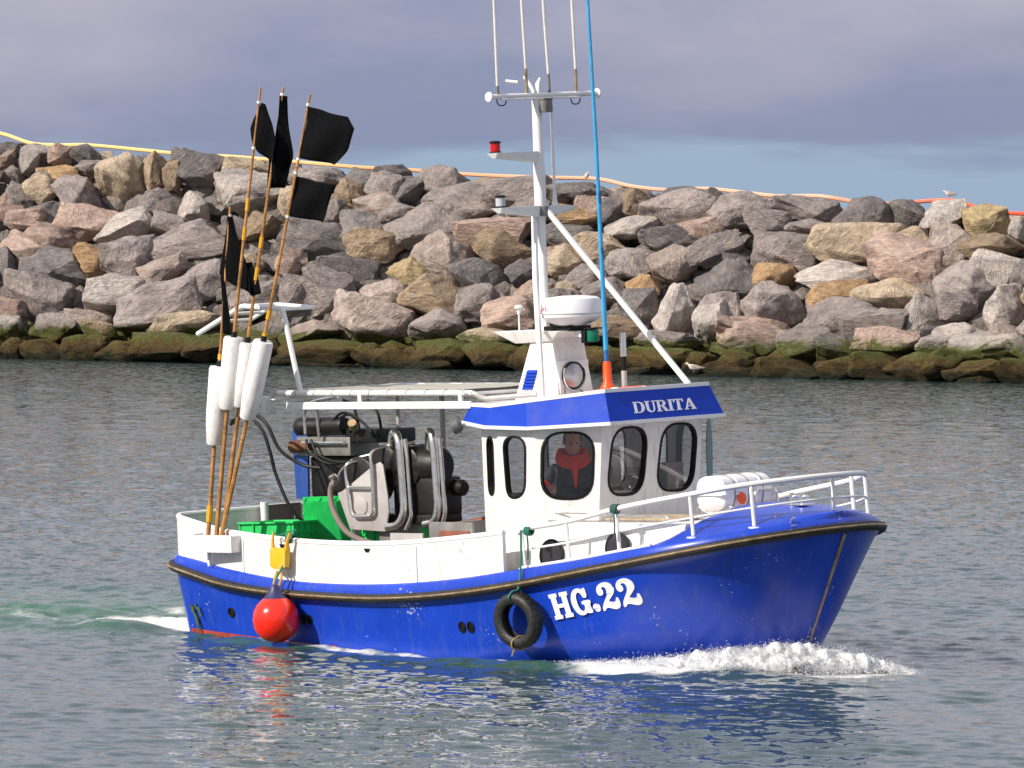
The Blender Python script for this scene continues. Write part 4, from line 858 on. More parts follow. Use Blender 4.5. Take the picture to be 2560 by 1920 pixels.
# red letters on a white plate on the side of the dome
LET.update({'j': (.55, [(0, .25), (.16, .25), (.2, .15), (.3, .13), (.37, .22), (.37, 1), (.55, 1), (.55, .2), (.45, .04), (.28, -.02), (.1, .04), (.0, .16)], []),
 'r': (.65, [(0, 0), (.17, 0), (.17, .4), (.3, .4), (.46, 0), (.65, 0), (.46, .44), (.6, .58), (.62, .75), (.55, .93), (.4, 1), (0, 1)], [[(.17, .55), (.36, .55), (.44, .7), (.36, .86), (.17, .86)]]),
 'c': (.65, [(.65, .3), (.6, .1), (.45, -.02), (.2, -.02), (.05, .12), (0, .35), (0, .65), (.05, .88), (.2, 1.02), (.45, 1.02), (.6, .9), (.65, .7), (.48, .68), (.44, .84), (.3, .88), (.19, .78), (.17, .5), (.19, .22), (.3, .12), (.44, .16), (.48, .3)], [])})
def dome(u, v, w):
    a = R(-128) + u * .085 / .33; r = .328 + w - .03 * max(0, (v * .085 - .04) / .1); return rc + Vector((r * math.cos(a), r * math.sin(a), .135 + v * .075))
write('jrc', dome, .18, mat('red vinyl letter', (.6, .03, .03), .5), rad, .006, 'brand_letter')
MB().tube([(4.5, -.22, 3.42), (4.5, -.22, 3.60)], .010, 8).lathe([(.0, 0), (.018, 0), (.022, .05), (.02, .055), (.045, .06), (.048, .075), (.03, .095), (0, .1)], 16, Matrix.Translation((4.5, -.22, 3.595))).build('satellite_antenna', WHITE2, plat)
MB().lathe([(0, 0), (.025, 0), (.025, .05), (0, .052)], 12, Matrix.Translation((4.93, .14, 3.70))).build('dome_cap', WHITE2, rad)
# sidelight on its arm
sd = MB().box(5.16, 5.28, -.06, .02, 3.335, 3.40).build('light_arm', WHITE2, plat, bevel=.006)
gb = MB(); gb.box(5.27, 5.33, -.075, .115, 3.27, 3.425); gb.box(5.33, 5.43, -.085, .125, 3.415, 3.43); gb.build('light_box', BLACK, plat, bevel=.005)
MB().lathe([(0, 0), (.062, 0), (.066, .01), (.066, .115), (.06, .125), (0, .125)], 18, Matrix.Translation((5.375, -.0, 3.285))).build('green_light', GREENLAMP, plat)
# searchlight on the front of the tower
fx = lambda z: 5.10 - (z - 2.66) / .7 * .07
sl = MB(); Ms = axis_matrix(Vector((fx(2.93) + .01, -.06, 2.93)), (1, -.12, -.05)); sl.lathe([(0, -.03), (.13, -.03), (.148, 0), (.15, .05), (.14, .062), (.13, .058), (.12, .03), (.06, .01), (0, .005)], 28, Ms)
slo = sl.build('searchlight', [BLACK], boat)
MB().lathe([(0, .02), (.06, .026), (.122, .040), (.128, .05), (0, .052)], 28, Ms).build('searchlight_lens', MIRROR, slo)
ap = MB(); ap.box(fx(2.9) - .015, fx(2.9) + .022, -.24, .2, 2.74, 3.09); ap.build('access_plate', WHITE2, tower, bevel=.008)
MB().tube([(5.14, -.06 + .165 * math.cos(a), 2.93 + .165 * math.sin(a)) for a in np.linspace(R(150), R(390), 20)], .009, 6).build('lamp_bracket', STEEL, slo)
for pth in (((5.12, -.2, 2.80), (5.15, -.22, 2.74), (5.14, -.2, 2.67)), ((5.12, -.0, 2.78), (5.17, .05, 2.74), (5.13, .12, 2.68))): MB().tube(spline(pth), .008, 6).build('cable', DULL, tower)
# tripod mast
mast = MB().tube([(4.67, 0, 2.9), (4.67, 0, 3.6), (4.67, 0, 4.62)], .047, 14).tube([(4.67, 0, 4.58), (4.67, 0, 4.68), (4.67, 0, 5.15), (4.67, 0, 5.22), (4.67, 0, 5.88)], [.05, .063, .063, .055, .052], 14).build('mast', WHITE2, boat)
MB().tube([(4.62, -.05, 4.68), (4.80, -.25, 3.95), (5.18, -.6, 2.70)], .033, 10).build('mast_leg', WHITE2, mast)
MB().tube([(4.72, .03, 4.70), (5.2, .24, 4.05), (6.15, .62, 2.80)], .032, 10).build('mast_leg', WHITE2, mast)
MB().lathe([(.0, -.05), (.06, -.05), (.06, .05), (0, .05)], 14, Matrix.Translation((4.70, .01, 4.68))).build('leg_clamp', DULL, mast)
def arm(y0, y1, z, name):
    a = MB(); s = 1 if y1 > y0 else -1
    for xa in (4.645, 4.695): pass
    a.hexa([Vector(p) for p in ((4.645, y0, z - .11), (4.695, y0, z - .11), (4.695, y1 - s * .03, z - .055), (4.645, y1 - s * .03, z - .055))], [Vector(p) for p in ((4.62, y0, z + .01), (4.72, y0, z + .01), (4.75, y1, z), (4.59, y1, z))]); return a.build(name, WHITE2, mast, smooth=0)
a1 = arm(-.05, -.70, 5.31, 'lamp_arm'); a2_ = arm(-.05, -.66, 4.73, 'lamp_arm'); a3 = arm(.05, .50, 4.73, 'lamp_arm')
def lantern(p, mt, nm, h=.115, r=.058):
    o = MB().lathe([(0, .012), (r * .9, .012), (r * .92, h - .012), (0, h - .012)], 18, Matrix.Translation(p)).build(nm, mt, mast)
    MB().lathe([(0, 0), (r * 1.05, 0), (r * 1.02, .014), (0, .014)], 18, Matrix.Translation(p)).lathe([(0, h - .014), (r * 1.08, h - .014), (r * 1.1, h), (r * .6, h + .012), (0, h + .012)], 18, Matrix.Translation(p)).build('lantern_cap', BLACK, mast)
lantern((4.67, -.645, 5.315), REDLAMP, 'red_lantern'); lantern((4.67, -.60, 4.735), GREYL, 'white_lantern', .12)
# vertical pole on the far arm, crossbar, horn, whips
MB().tube([(4.67, .22, 4.74), (4.67, .22, 5.92)], .017, 8).lathe([(.0, 0), (.04, 0), (.025, .06), (.016, .18), (0, .18)], 12, Matrix.Translation((4.67, .22, 4.735))).build('signal_pole', WHITE2, mast)
cb = MB().tube([(4.67, -.70, 5.905), (4.67, .92, 5.925)], .029, 12); cb.lathe([(0, -.012), (.05, -.012), (.055, 0), (.05, .012), (0, .012)], 18, axis_matrix(Vector((4.67, -.71, 5.905)), (0, 1, 0))); cb.lathe([(0, -.012), (.05, -.012), (.055, 0), (.05, .012), (0, .012)], 18, axis_matrix(Vector((4.67, .93, 5.925)), (0, 1, 0)))
crossbar = cb.build('crossbar', WHITE2, boat)
MB().tube([(4.70, -.55, 5.875), (4.70, .60, 5.888)], .013, 8).build('cable_tray', WHITE2, crossbar)
MB().lathe([(0, 0), (.075, 0), (.08, .03), (.075, .13), (.085, .135), (.085, .15), (0, .15)], 18, Matrix.Translation((4.74, .06, 5.73))).build('deck_lamp', DULL, crossbar)
MB().tube(fillet([(4.67, -.03, 5.93), (4.62, -.03, 6.02), (4.55, -.05, 6.12)], .05), [.02] * 8, 8).tube([(4.66, .04, 5.93), (4.66, .05, 6.04), (4.68, .06, 6.10)], [.03, .032, .012], 10).tube([(4.56, -.16, 6.06), (4.44, -.22, 6.08)], .016, 8).build('horn', WHITE2, crossbar)
for y in (-.6, .52): MB().tube(spline([(4.67, y, 5.88), (4.67, y + .03, 5.82), (4.67, y + .12, 5.82), (4.67, y + .15, 5.88)]), .007, 5).build('cable', BLACK, crossbar)
for i, (y, dx, bh, bm_) in enumerate(((-.58, .0, .10, DULL), (-.14, -.03, .28, BRASS), (.20, -.045, .22, DULL), (.615, -.02, .27, BRASS))):
    w = MB().tube([(4.67, y, 5.92), (4.67 + dx * .1, y, 5.92 + bh)], .017, 8).build('antenna_ferrule', bm_, crossbar)
    MB().tube([(4.67 + dx * .1, y, 5.92 + bh), (4.67 + dx * .5, y + dx * .3, 6.8), (4.67 + dx * 1.2, y + dx, 8.9)], [.014, .016, .006], 8).build('whip_antenna', mat('cream fibreglass', (.72, .66, .6), .5, var=.1), crossbar)
#=SECTION ROOFGEAR
# things standing on the wheelhouse roof
bs = onboat('antenna_pole', 'tall thin sky-blue pole in an orange foot on the wheelhouse roof', 'pole', (5.66, -.1, 2.735))
MB().lathe([(0, 0), (.075, 0), (.08, .02), (.078, .07), (.06, .10), (.048, .12), (.045, .30), (.036, .34), (0, .34)], 20).build('foot', ORANGE, bs)
MB().tube([(-.004, 0, .33), (-.006, 0, .46)], .026, 10).build('pole_socket', CYAN2, bs)
MB().tube([(-.006, 0, .45), (-.03, -.005, 2.6), (-.065, -.02, 4.4), (-.11, -.04, 6.0)], [.026, .02, .016, .008], 10).build('pole', CYAN, bs)
for z in (1.42, 2.0): MB().tube([(-.006 - .011 * (z - .45), 0, z), (-.006 - .011 * (z + .1 - .45), 0, z + .12)], .0245, 10).build('band', CYAN2, bs)
lb_ = onboat('lifebuoy', 'orange lifebuoy lying flat on the wheelhouse roof', 'lifebuoy', (5.72, -.06, 2.672), rot=Matrix.Rotation(R(-5), 4, 'Y'))
o = MB().tube([(.30 * math.cos(a), .30 * math.sin(a), .055) for a in np.linspace(0, 2 * math.pi, 41)[:-1]], .06, 12, closed=True).build('ring', ORANGE, lb_)
for a in (45, 135, 225, 315):
    c = Vector((math.cos(R(a)), math.sin(R(a)), 0)); tg = Vector((-c.y, c.x, 0))
    MB().tube([c * .30 + Vector((0, 0, .055)) - tg * .035, c * .30 + Vector((0, 0, .055)) + tg * .035], .063, 12).build('band', WHITE2, lb_)
sp = onboat('vent_pole', 'short silver and black banded pole on the far side of the roof', 'pole', (5.52, .3, 2.72))
MB().tube([(0, 0, 0), (0, 0, .24)], .030, 12).build('lower_tube', PLATE, sp); MB().tube([(0, 0, .24), (0, 0, .39)], .031, 12).build('black_band', BLACK, sp); MB().tube([(0, 0, .39), (0, 0, .64)], .035, 12).build('sleeve', STEEL, sp)
MB().lathe([(0, 0), (.05, 0), (.075, .03), (.08, .10), (.07, .115), (0, .11)], 18, axis_matrix(Vector((4.36, -1.0, 2.47)), (-.7, -.6, -.45))).build('deck_floodlight', mat('grey lamp housing', (.10, .10, .10), .5), fascia)
# ------------------------------------------------------------------ canopy over the working deck
cn_ = MB().tube([(1.36, -.85, 2.80), (4.40, -.85, 2.785)], .031, 12).build('canopy_rail', WHITE2, boat)
for X in np.arange(1.65, 4.3, .29): MB().tube([(X, -.85, 2.7985), (X + .02, -.85, 2.7985)], .0345, 12).build('clamp', mat('tan clamp', (.5, .42, .36), .6), cn_)
MB().tube([(1.36, .85, 2.80), (4.40, .85, 2.785)], .031, 12).build('far_rail', WHITE2, cn_)
for X in (1.5, 2.2, 2.9, 3.6, 4.3): MB().tube([(X, -.85, 2.775), (X, .85, 2.775)], .02, 8).build('cross_pipe', WHITE2, cn_)
tp = MB(); rng = random.Random(2); gx, gy = 20, 8
tp.add([(1.4 + 2.9 * i / gx, -.83 + 1.66 * j / gy, 2.825 + .012 * noise.noise(Vector((i * .7, j * .9, 0))) - .01 * math.sin(i / gx * math.pi * 4) ** 2) for i in range(gx + 1) for j in range(gy + 1)], [(i * (gy + 1) + j, (i + 1) * (gy + 1) + j, (i + 1) * (gy + 1) + j + 1, i * (gy + 1) + j + 1) for i in range(gx) for j in range(gy)]); tp.build('canopy_sheet', TARP, cn_, smooth=60, fix=False)
MB().box(1.53, 4.40, -.90, -.865, 2.622, 2.70).build('gutter_beam', WHITE2, cn_, bevel=.006)
for X in (2.65, 4.2): MB().box(X, X + .05, -.88, -.85, 2.66, 2.79).build('hanger', WHITE2, cn_)
MB().tube(fillet([(4.30, -.86, 2.785), (4.42, -.84, 2.78), (4.50, -.80, 2.72), (5.0, -.5, 2.75)], .05), .03, 10).build('canopy_joint', PLATE, cn_)
for X, y in ((1.5, .82), (4.28, .82), (2.9, .85), (1.55, -.82)): 
    if y > 0: MB().tube([(X, y, .42), (X, y, 2.79)], .024, 10).build('canopy_post', PLATE, cn_)
MB().tube([(3.1, -.05, 1.9), (3.1, -.05, 2.78)], .028, 10).build('canopy_post', PLATE, cn_)
MB().box(1.02, 1.10, -.80, -.74, 2.58, 2.76).tube([(1.06, -.77, 2.72), (2.4, -.8, 2.775)], .008, 6).build('canopy_bracket', WHITE2, cn_)
# rack that carries the marker poles
rk_ = MB()
rk_.tube(fillet([(.08, -.85, 3.465), (.83, -.85, 3.765), (1.47, -.85, 3.72), (1.50, -.85, 3.66), (1.72, -.85, 2.80)], .05), .030, 10)
rk_.tube(fillet([(.40, -.36, 3.59), (.83, -.36, 3.765), (1.46, -.36, 3.72)], .05), .024, 10)
rk_.build('pole_rack', WHITE2, boat)
for X, z in ((.42, 3.60),(.62, 3.68), (.83, 3.765), (1.46, 3.72)): MB().tube([(X, -.85, z), (X, -.36, z)], .020, 8).build('rung', WHITE2, bpy.data.objects['pole_rack'])
#=SECTION DECKGEAR
# ------------------------------------------------------------------ net hauler (starboard)
HX = 2.0; hy = -.62
hp = [(0.02, .43), (.10, .45), (.20, .50), (.70, .77), (.80, .80), (.855, .76), (.92, .38), (.925, .22), (.85, -.02), (.22, .0)]
hau = MB().plate(hp, [], .02, lambda u, v, w: Vector((HX + u * .88, hy - w, 1.30 + v * .92)))
hauler = hau.build('net_hauler', PLATE, boat, bevel=.006)
MB().plate(chaikin([(.32, .18), (.55, .18), (.55, .38), (.32, .38)], 1), [], .012, lambda u, v, w: Vector((HX + u * .88, hy - .021 - w, 1.30 + v * .92))).build('cover_plate', PLATE, hauler, bevel=.003)
bk = MB().plate([(-.06, .45), (.05, .5), (.3, .55), (.3, .02), (.1, .05), (-.04, .2)], [], .02, lambda u, v, w: Vector((HX + u * .88, hy + .32 - w, 1.30 + v * .92))); bk.build('back_plate', PLATE, hauler)
def drum(c, r, w, nm, d=(0, 1, 0), mt=MACH):
    return MB().lathe([(0, -w), (r * .9, -w), (r, -w * .92), (r, -w * .7), (r * .86, -w * .62), (r * .86, w * .62), (r, w * .7), (r, w * .92), (r * .9, w), (0, w)], 28, axis_matrix(Vector(c), d)).build(nm, mt, hauler)
drum((2.28, -.42, 1.82), .27, .16, 'sheave'); drum((2.62, -.36, 1.95), .26, .17, 'sheave'); drum((2.95, -.36, 1.97), .24, .17, 'sheave')
MB().box(2.74, 3.38, -.50, -.06, 1.44, 1.86).build('drum_housing', MACH, hauler, bevel=.05)
MB().lathe([(0, -.30), (.17, -.30), (.20, -.27), (.22, -.1), (.22, .12), (.19, .27), (.15, .30), (0, .30)], 28, axis_matrix(Vector((3.06, -.32, 1.98)), (1, .05, 0))).build('drum', MACH, hauler)
MB().box(2.45, 3.35, -.52, -.05, 1.36, 1.46).build('base_beam', MACH, hauler, bevel=.02)
MB().lathe([(0, 0), (.085, 0), (.09, .03), (.09, .14), (.06, .18), (0, .18)], 20, axis_matrix(Vector((3.45, -.25, 1.74)), (.75, -.1, .0))).build('hydraulic_motor', MACH, hauler)
MB().box(2.55, 2.85, -.55, -.2, .42, 1.37).build('pedestal', DULL, hauler, bevel=.02)
MB().tube([(2.1, -.45, .42), (2.1, -.45, 1.32)], .045, 10).build('pedestal_leg', PLATE, hauler)
# stainless guards
yg = hy - .06
MB().tube(fillet([(2.33, hy + .2, 2.06), (2.235, yg, 2.03), (2.20, yg, 1.95), (2.27, yg, 1.44), (2.62, yg, 1.45), (2.62, yg, 1.95), (2.60, yg, 2.16), (2.72, hy + .22, 2.22), (2.95, hy + .3, 2.22)], .09), .021, 10).tube([(2.225, yg, 1.76), (2.625, yg, 1.76)], .018, 8).build('guard_loop', STEEL, hauler)
MB().tube(fillet([(1.98, hy + .02, 1.80), (2.02, hy + .02, 1.92), (2.2, hy + .05, 2.06), (2.5, hy + .2, 2.13)], .08), .015, 8).build('guard_loop', STEEL, hauler)
for pth in ([(2.70, -.45, 1.92), (2.70, -.45, 2.2), (2.80, -.52, 2.36), (2.96, -.6, 2.33), (2.99, -.6, 2.14), (3.02, -.6, 1.49), (2.94, -.62, 1.35), (2.76, -.62, 1.33)], [(3.18, -.35, 1.92), (3.18, -.35, 2.2), (3.26, -.42, 2.37), (3.39, -.5, 2.34), (3.41, -.5, 2.14), (3.44, -.5, 1.53), (3.38, -.5, 1.38), (3.22, -.5, 1.36)]):
    MB().tube(fillet(pth, .09), .044, 14).build('roller_guide', STEEL, hauler)
    MB().tube(fillet([Vector(p) + Vector((.075, .03, -.05)) for p in pth[3:7]], .06), .024, 10).build('guard_bar', STEEL, hauler)
MB().tube(spline([(1.98, hy - .02, 1.84), (1.93, hy - .04, 1.72), (1.98, hy - .07, 1.55), (2.12, hy - .09, 1.36), (2.3, hy - .1, 1.24), (2.6, hy - .1, 1.16), (3.0, hy - .05, 1.10)]), .032, 10).build('hydraulic_hose', mat('dusty hose', (.19, .14, .125), .55, var=.2), hauler)
for z in (1.78, 1.86): MB().tube([(1.93, hy - .03, z), (2.0, hy - .03, z + .02)], .03, 10).build('hose_fitting', STEEL, hauler)
# ------------------------------------------------------------------ line winch (port quarter)
wy = .55
win = MB().plate([(.0, .0), (.18, .0), (.2, .60), (.2, .76), (-.03, .76), (-.02, .5)], [], .03, lambda u, v, w: Vector((.10 + u * 1.1, wy - w, 1.545 + v * 1.02))).build('line_winch', mat('blue painted steel', (.02, .07, .30), .45, var=.2, dirt=(.1, .06, .04), dirt_amt=.5), boat, bevel=.006)
MB().box(.30, .95, wy + .02, wy + .5, 1.56, 2.02).build('winch_housing', MACH, win, bevel=.03)
MB().box(.16, 1.05, wy - .06, wy + .4, 2.03, 2.25).build('winch_frame', DULL, win, bevel=.03)
mo = MB().lathe([(0, -.42), (.10, -.42), (.115, -.40), (.115, -.30), (.105, -.28), (.105, .38), (.09, .42), (0, .42)], 24, axis_matrix(Vector((.55, wy, 2.36)), (.97, -.1, .02))).build('winch_motor', MACH, win)
MB().lathe([(0, 0), (.10, 0), (.112, .01), (.112, .05), (0, .05)], 24, axis_matrix(Vector((.145, wy + .04, 2.352)), (.97, -.1, .02))).build('motor_flange', DULL, win)
MB().lathe([(0, 0), (.07, 0), (.07, .12), (.05, .16), (.05, .3), (0, .3)], 16, axis_matrix(Vector((.14, wy - .1, 2.14)), (.95, .05, 0))).build('shaft_end', RUST, win)
MB().box(.95, 1.75, wy - .05, wy + .3, 2.18, 2.34).build('winch_arm', MACH, win, bevel=.03)
MB().tube([(.3, wy - .1, 2.18), (1.0, wy - .1, 2.18)], .02, 8).build('handrail', STEEL, win)
MB().tube([(.5, wy + .3, .42), (.5, wy + .3, 1.6)], .09, 12).build('winch_post', DULL, win)
for pth in (((.35, wy - .08, 2.28), (.36, wy - .08, 2.55), (.50, wy - .08, 2.64), (.9, wy - .08, 2.70)), ((.62, wy - .12, 2.24), (.60, wy - .12, 2.46), (.58, wy - .12, 2.66))):
    MB().tube(spline(pth), .022, 8).build('hose', STEEL if pth[0][0] < .5 else DULL, win)
for pth in (((.9, wy, 2.66), (1.05, wy, 2.60), (1.12, wy, 2.45), (1.15, wy, 2.30)), ((1.3, wy, 2.66), (1.45, wy, 2.52), (1.5, wy, 2.34)), ((.8, wy - .1, 2.40), (1.0, wy - .1, 2.52), (1.3, wy - .1, 2.42), (1.5, wy - .1, 2.24)), ((.42, wy - .14, 2.22), (.5, wy - .16, 2.08), (.75, wy - .16, 1.96), (.95, wy - .14, 1.95)), ((.5, wy - .14, 2.22), (.62, wy - .16, 2.06), (.85, wy - .16, 1.98), (1.05, wy - .14, 1.96)), ((1.1, wy - .1, 2.3), (1.2, wy - .1, 2.42), (1.1, wy - .1, 2.5), (.95, wy - .1, 2.46))):
    MB().tube(spline(pth), .016, 8).build('hose', BLACK, win)
MB().lathe([(0, 0), (.05, 0), (.05, .09), (0, .09)], 12, axis_matrix(Vector((1.18, wy - .12, 2.36)), (.4, -.6, .5))).build('valve', BRASS, win)
# loose hydraulic hoses sweeping up from the stern
for pth in (((-.27, -.1, 2.42), (-.11, -.08, 2.50), (.06, -.06, 2.54), (.29, -.06, 2.42), (.47, -.04, 2.13), (.72, .06, 1.96), (.95, .12, 1.92)), ((-.20, -.14, 2.46), (.04, -.12, 2.51), (.25, -.1, 2.36), (.37, -.1, 2.11), (.45, -.1, 1.86), (.66, -.1, 1.50), (.8, 0, 1.3))):
    MB().tube(spline(pth), .020, 8).build('loop_hose', BLACK, boat)
# ------------------------------------------------------------------ fittings on the quarter
pb = MB(); pb.box(.60, 1.24, -1.52, -1.36, 1.09, 1.10); pb.box(.60, 1.24, -1.53, -1.515, 1.09, 1.28); pb.box(.60, .615, -1.515, -1.36, 1.10, 1.29); pb.box(1.225, 1.24, -1.515, -1.36, 1.10, 1.27)
pbx = pb.build('pole_holder', WHITE2, boat, bevel=.004)
MB().box(.70, .73, -1.40, -1.37, .93, 1.09).build('holder_bracket', WHITE2, pbx)
MB().tube([(.13, .0, .42), (.13, .0, 1.54)], .045, 14).build('stern_post', WHITE2, boat)
stp = MB(); stp.box(.10, .13, .05, .56, .9, 1.505); stp.build('stern_plate', mat('brown steel sheet', (.20, .15, .13), .5, .3, var=.2), boat, bevel=.004)
MB().tube([(.13, .42, 1.32), (.16, .42, 1.33), (.16, .42, 1.41), (.13, .42, 1.42)], .012, 6).build('latch', STEEL, boat)
tie = MB()
for dx, dz, L_ in ((0, 0, .26), (.05, .02, .12), (-.04, .01, .2)):
    tie.tube(spline([(.24 + dx + a * .10, -(hull_y(.24 + dx, .45) + .018), .47 + dz - a * L_ - .03 * math.sin(a * 9)) for a in (0, .3, .6, 1)]), .014, 6)
tie.build('rope_tail', mat('weedy rope', (.05, .10, .05), .9, var=.5, vscale=30), boat)
# pound boards ahead of the hauler
pdm = MB(); pdm.box(3.85, 3.90, -.95, .55, .42, 1.40); pdm.build('pound_board', PLATE, boat, bevel=.006)
MB().box(3.78, 4.44, -.98, -.945, .42, 1.42).build('pound_frame', DULL, boat, bevel=.006); MB().box(3.95, 4.40, -1.0, -.985, .42, 1.33).build('pound_panel', WOOD, boat, bevel=.006)
MB().add([(3.2, -.3, 1.33), (3.9, -.3, 1.43), (3.9, .5, 1.43), (3.2, .5, 1.33), (3.2, -.3, 1.30), (3.9, -.3, 1.40), (3.9, .5, 1.40), (3.2, .5, 1.30)], [(0, 1, 2, 3), (4, 7, 6, 5), (0, 4, 5, 1), (1, 5, 6, 2), (2, 6, 7, 3), (3, 7, 4, 0)]).build('chute', WOOD, boat)
MB().box(3.25, 3.75, -1.05, -1.02, .42, 1.30).build('sorting_table_side', PLATE, boat, bevel=.006)
MB().box(.35, 1.7, -.95, .75, .42, 1.12).build('fish_hatch', mat('dark hatch', (.05, .035, .035), .7), boat, bevel=.03)
#=SECTION CRATES
def crate(label, base, rot, L=.80, Wd=.50, H=.19):
    c = onboat('crate', label, 'crate', base, 'green fish crates', rot)
    t = .02; sh = MB(); sh.box(-L / 2, L / 2, -Wd / 2, Wd / 2, 0, .015)
    for s in (-1, 1):
        sh.box(-L / 2, L / 2, s * Wd / 2 - t / 2, s * Wd / 2 + t / 2, .015, H); sh.box(s * L / 2 - t / 2, s * L / 2 + t / 2, -Wd / 2 + t / 2, Wd / 2 - t / 2, .015, H)
    sh.build('tub', GREEN, c)
    rim = MB()
    for s in (-1, 1): rim.box(-L / 2 - .03, L / 2 + .03, s * (Wd / 2 + .014) - .018, s * (Wd / 2 + .014) + .018, H - .012, H + .012); rim.box(s * (L / 2 + .014) - .018, s * (L / 2 + .014) + .018, -Wd / 2 + .004, Wd / 2 - .004, H - .012, H + .012)
    for s in (-1, 1): rim.box(-L / 2 - .02, L / 2 + .02, s * (Wd / 2 + .012) - .01, s * (Wd / 2 + .012) + .01, H * .38, H * .38 + .015)
    rim.build('rim', GREEN, c, bevel=.003)
    for s in (-1, 1):
        for x in np.linspace(-L / 2, L / 2, 6): MB().box(x - .007, x + .007, s * (Wd / 2 + .008), s * (Wd / 2 + .026), .01, H - .014).build('rib', GREEN, c)
        for y in (-Wd / 4, Wd / 4): MB().box(s * (L / 2 + .008), s * (L / 2 + .026), y - .007, y + .007, .01, H - .014) .build('rib', GREEN, c)
    return c
RZm = lambda a: Matrix.Rotation(R(a), 4, 'Z')
crate('green fish crate lying flat at the front of the stack, slatted side outwards', (.80, -.36, 1.15), RZm(-65) @ Matrix.Rotation(R(-2), 4, 'Y'), L=.92, Wd=.60, H=.2)
crate('green fish crate standing on its side behind the flat one', (1.14, .26, 1.30), RZm(42) @ Matrix.Rotation(R(-84), 4, 'X') @ Matrix.Translation((0, 0, -.1)), L=.84, Wd=.52)
crate('green fish crate under the net hauler', (2.40, -.15, 1.14), RZm(4), L=.8, Wd=.5)
MB().box(2.0, 2.8, -.4, .1, .42, 1.118).build('crate_plinth', mat('dark hatch', (.05, .035, .035), .7), boat, bevel=.02)
#=SECTION HANGING
# red fender buoy
bc = Vector((2.10, -1.70, .40))
by_ = onboat('buoy_fender', 'round red inflatable fender hanging from the bulwark near the stern', 'fender', bc)
MB().lathe([(0, -.255), (.07, -.248), (.14, -.218), (.20, -.165), (.24, -.09), (.252, 0), (.24, .09), (.205, .155), (.15, .21), (.10, .25)], 36).build('ball', REDB, by_, smooth=70)
MB().lathe([(.155, .20), (.11, .248), (.075, .29), (.055, .33), (.045, .365), (.03, .375), (0, .376)], 24).build('neck', NAVYP, by_, smooth=60)
MB().tube(spline([(0, .0, .36), (.01, .03, .45), (-.02, .17, .60), (-.05, .25, .83), (-.03, .33, .86)]), .013, 8).build('rope', ROPE, by_)
kn = MB()
for j in range(5): kn.tube([Vector((-.06 + .02 * j, .29 + .045 * math.cos(a), .85 + .045 * math.sin(a))) for a in np.linspace(0, 2 * math.pi, 13)[:-1]], .012, 5, closed=True)
kn.build('knot', ROPE, by_)
# yellow jerrycan float tied beside it
yb = Vector((2.02, -1.53, .93)); yc_ = onboat('jerrycan', 'flat yellow plastic can with cut-out handle tied to the bulwark above the red fender', 'can', yb)
MB().plate(chaikin([(-.13, 0), (.10, -.01), (.115, .10), (.12, .215), (.05, .225), (-.06, .225), (-.12, .235), (-.125, .12)], 1), [], .07, lambda u, v, w: Vector((u, .035 - w, v))).build('can', YELLOW, yc_, bevel=.012)
MB().tube([(-.105, 0, .21), (-.11, 0, .30), (-.10, .01, .40)], [.026, .016, .014], 8).build('strap', YTAPE, yc_); MB().tube([(.10, 0, .20), (.125, 0, .30), (.17, .01, .41)], [.03, .018, .014], 8).build('strap', YTAPE, yc_)
MB().tube(spline([(.02, -.02, .0), (.05, -.04, -.10), (.0, -.06, -.22), (-.06, -.05, -.16), (-.02, -.03, -.02)]), .014, 6).build('tail_strap', YTAPE, yc_)
MB().tube(spline([(-.09, 0, .40), (0, -.02, .36), (.15, -.01, .40), (.22, .05, .42)]), .008, 6).build('cord', ROPE, yc_)
# tyre fender
tc_ = Vector((5.66, -1.565, .455)); ty = onboat('tyre_fender', 'black car tyre hung as a fender on a green rope from the bow rail', 'tyre', tc_, rot=Matrix.Rotation(R(4), 4, 'Z') @ Matrix.Rotation(R(6), 4, 'X'))
prof = [(.175, .055), (.19, .075), (.24, .085), (.275, .075), (.288, .05), (.290, 0), (.288, -.05), (.275, -.075), (.24, -.085), (.19, -.075), (.175, -.055), (.19, -.05), (.235, -.062), (.262, -.04), (.266, 0), (.262, .04), (.235, .062), (.19, .05)]
tm = MB(); nn = 40; k = len(prof); vs = []
for j in range(nn):
    a = 2 * math.pi * j / nn
    for r, w in prof: vs.append((r * math.cos(a), w, r * math.sin(a)))
tm.add(vs, [(j * k + i, j * k + (i + 1) % k, ((j + 1) % nn) * k + (i + 1) % k, ((j + 1) % nn) * k + i) for j in range(nn) for i in range(k)]); tm.build('tyre', TYRE, ty, smooth=50)
td = MB()
for j in range(56):
    a = 2 * math.pi * j / 56; M = Matrix.Rotation(-a, 4, 'Y') @ Matrix.Translation((.290, 0, 0)); td.box(-.004, .005, -.05, .05, -.006, .006, M @ Matrix.Rotation(R(25 if j % 2 else -25), 4, 'X'))
td.build('tread', TYRE, ty)
MB().tube(spline([(.0, -.02, .21), (-.01, -.10, .25), (0, -.05, .31), (.01, .05, .34), (.02, .12, .62), (.02, .17, .92)]), .012, 8).tube(spline([(0, .09, .22), (0, .10, .28), (.01, .06, .33)]), .012, 6).build('rope', ROPE, ty)
MB().tube([Vector((-.01 + .03 * math.cos(a), .0 + .105 * math.cos(a), -.24 + .07 * math.sin(a))) for a in np.linspace(0, 2 * math.pi, 17)[:-1]], .010, 6, closed=True).tube([(-.02, -.09, -.29), (-.05, -.1, -.36)], .010, 6).build('lashing', TANROPE, ty)
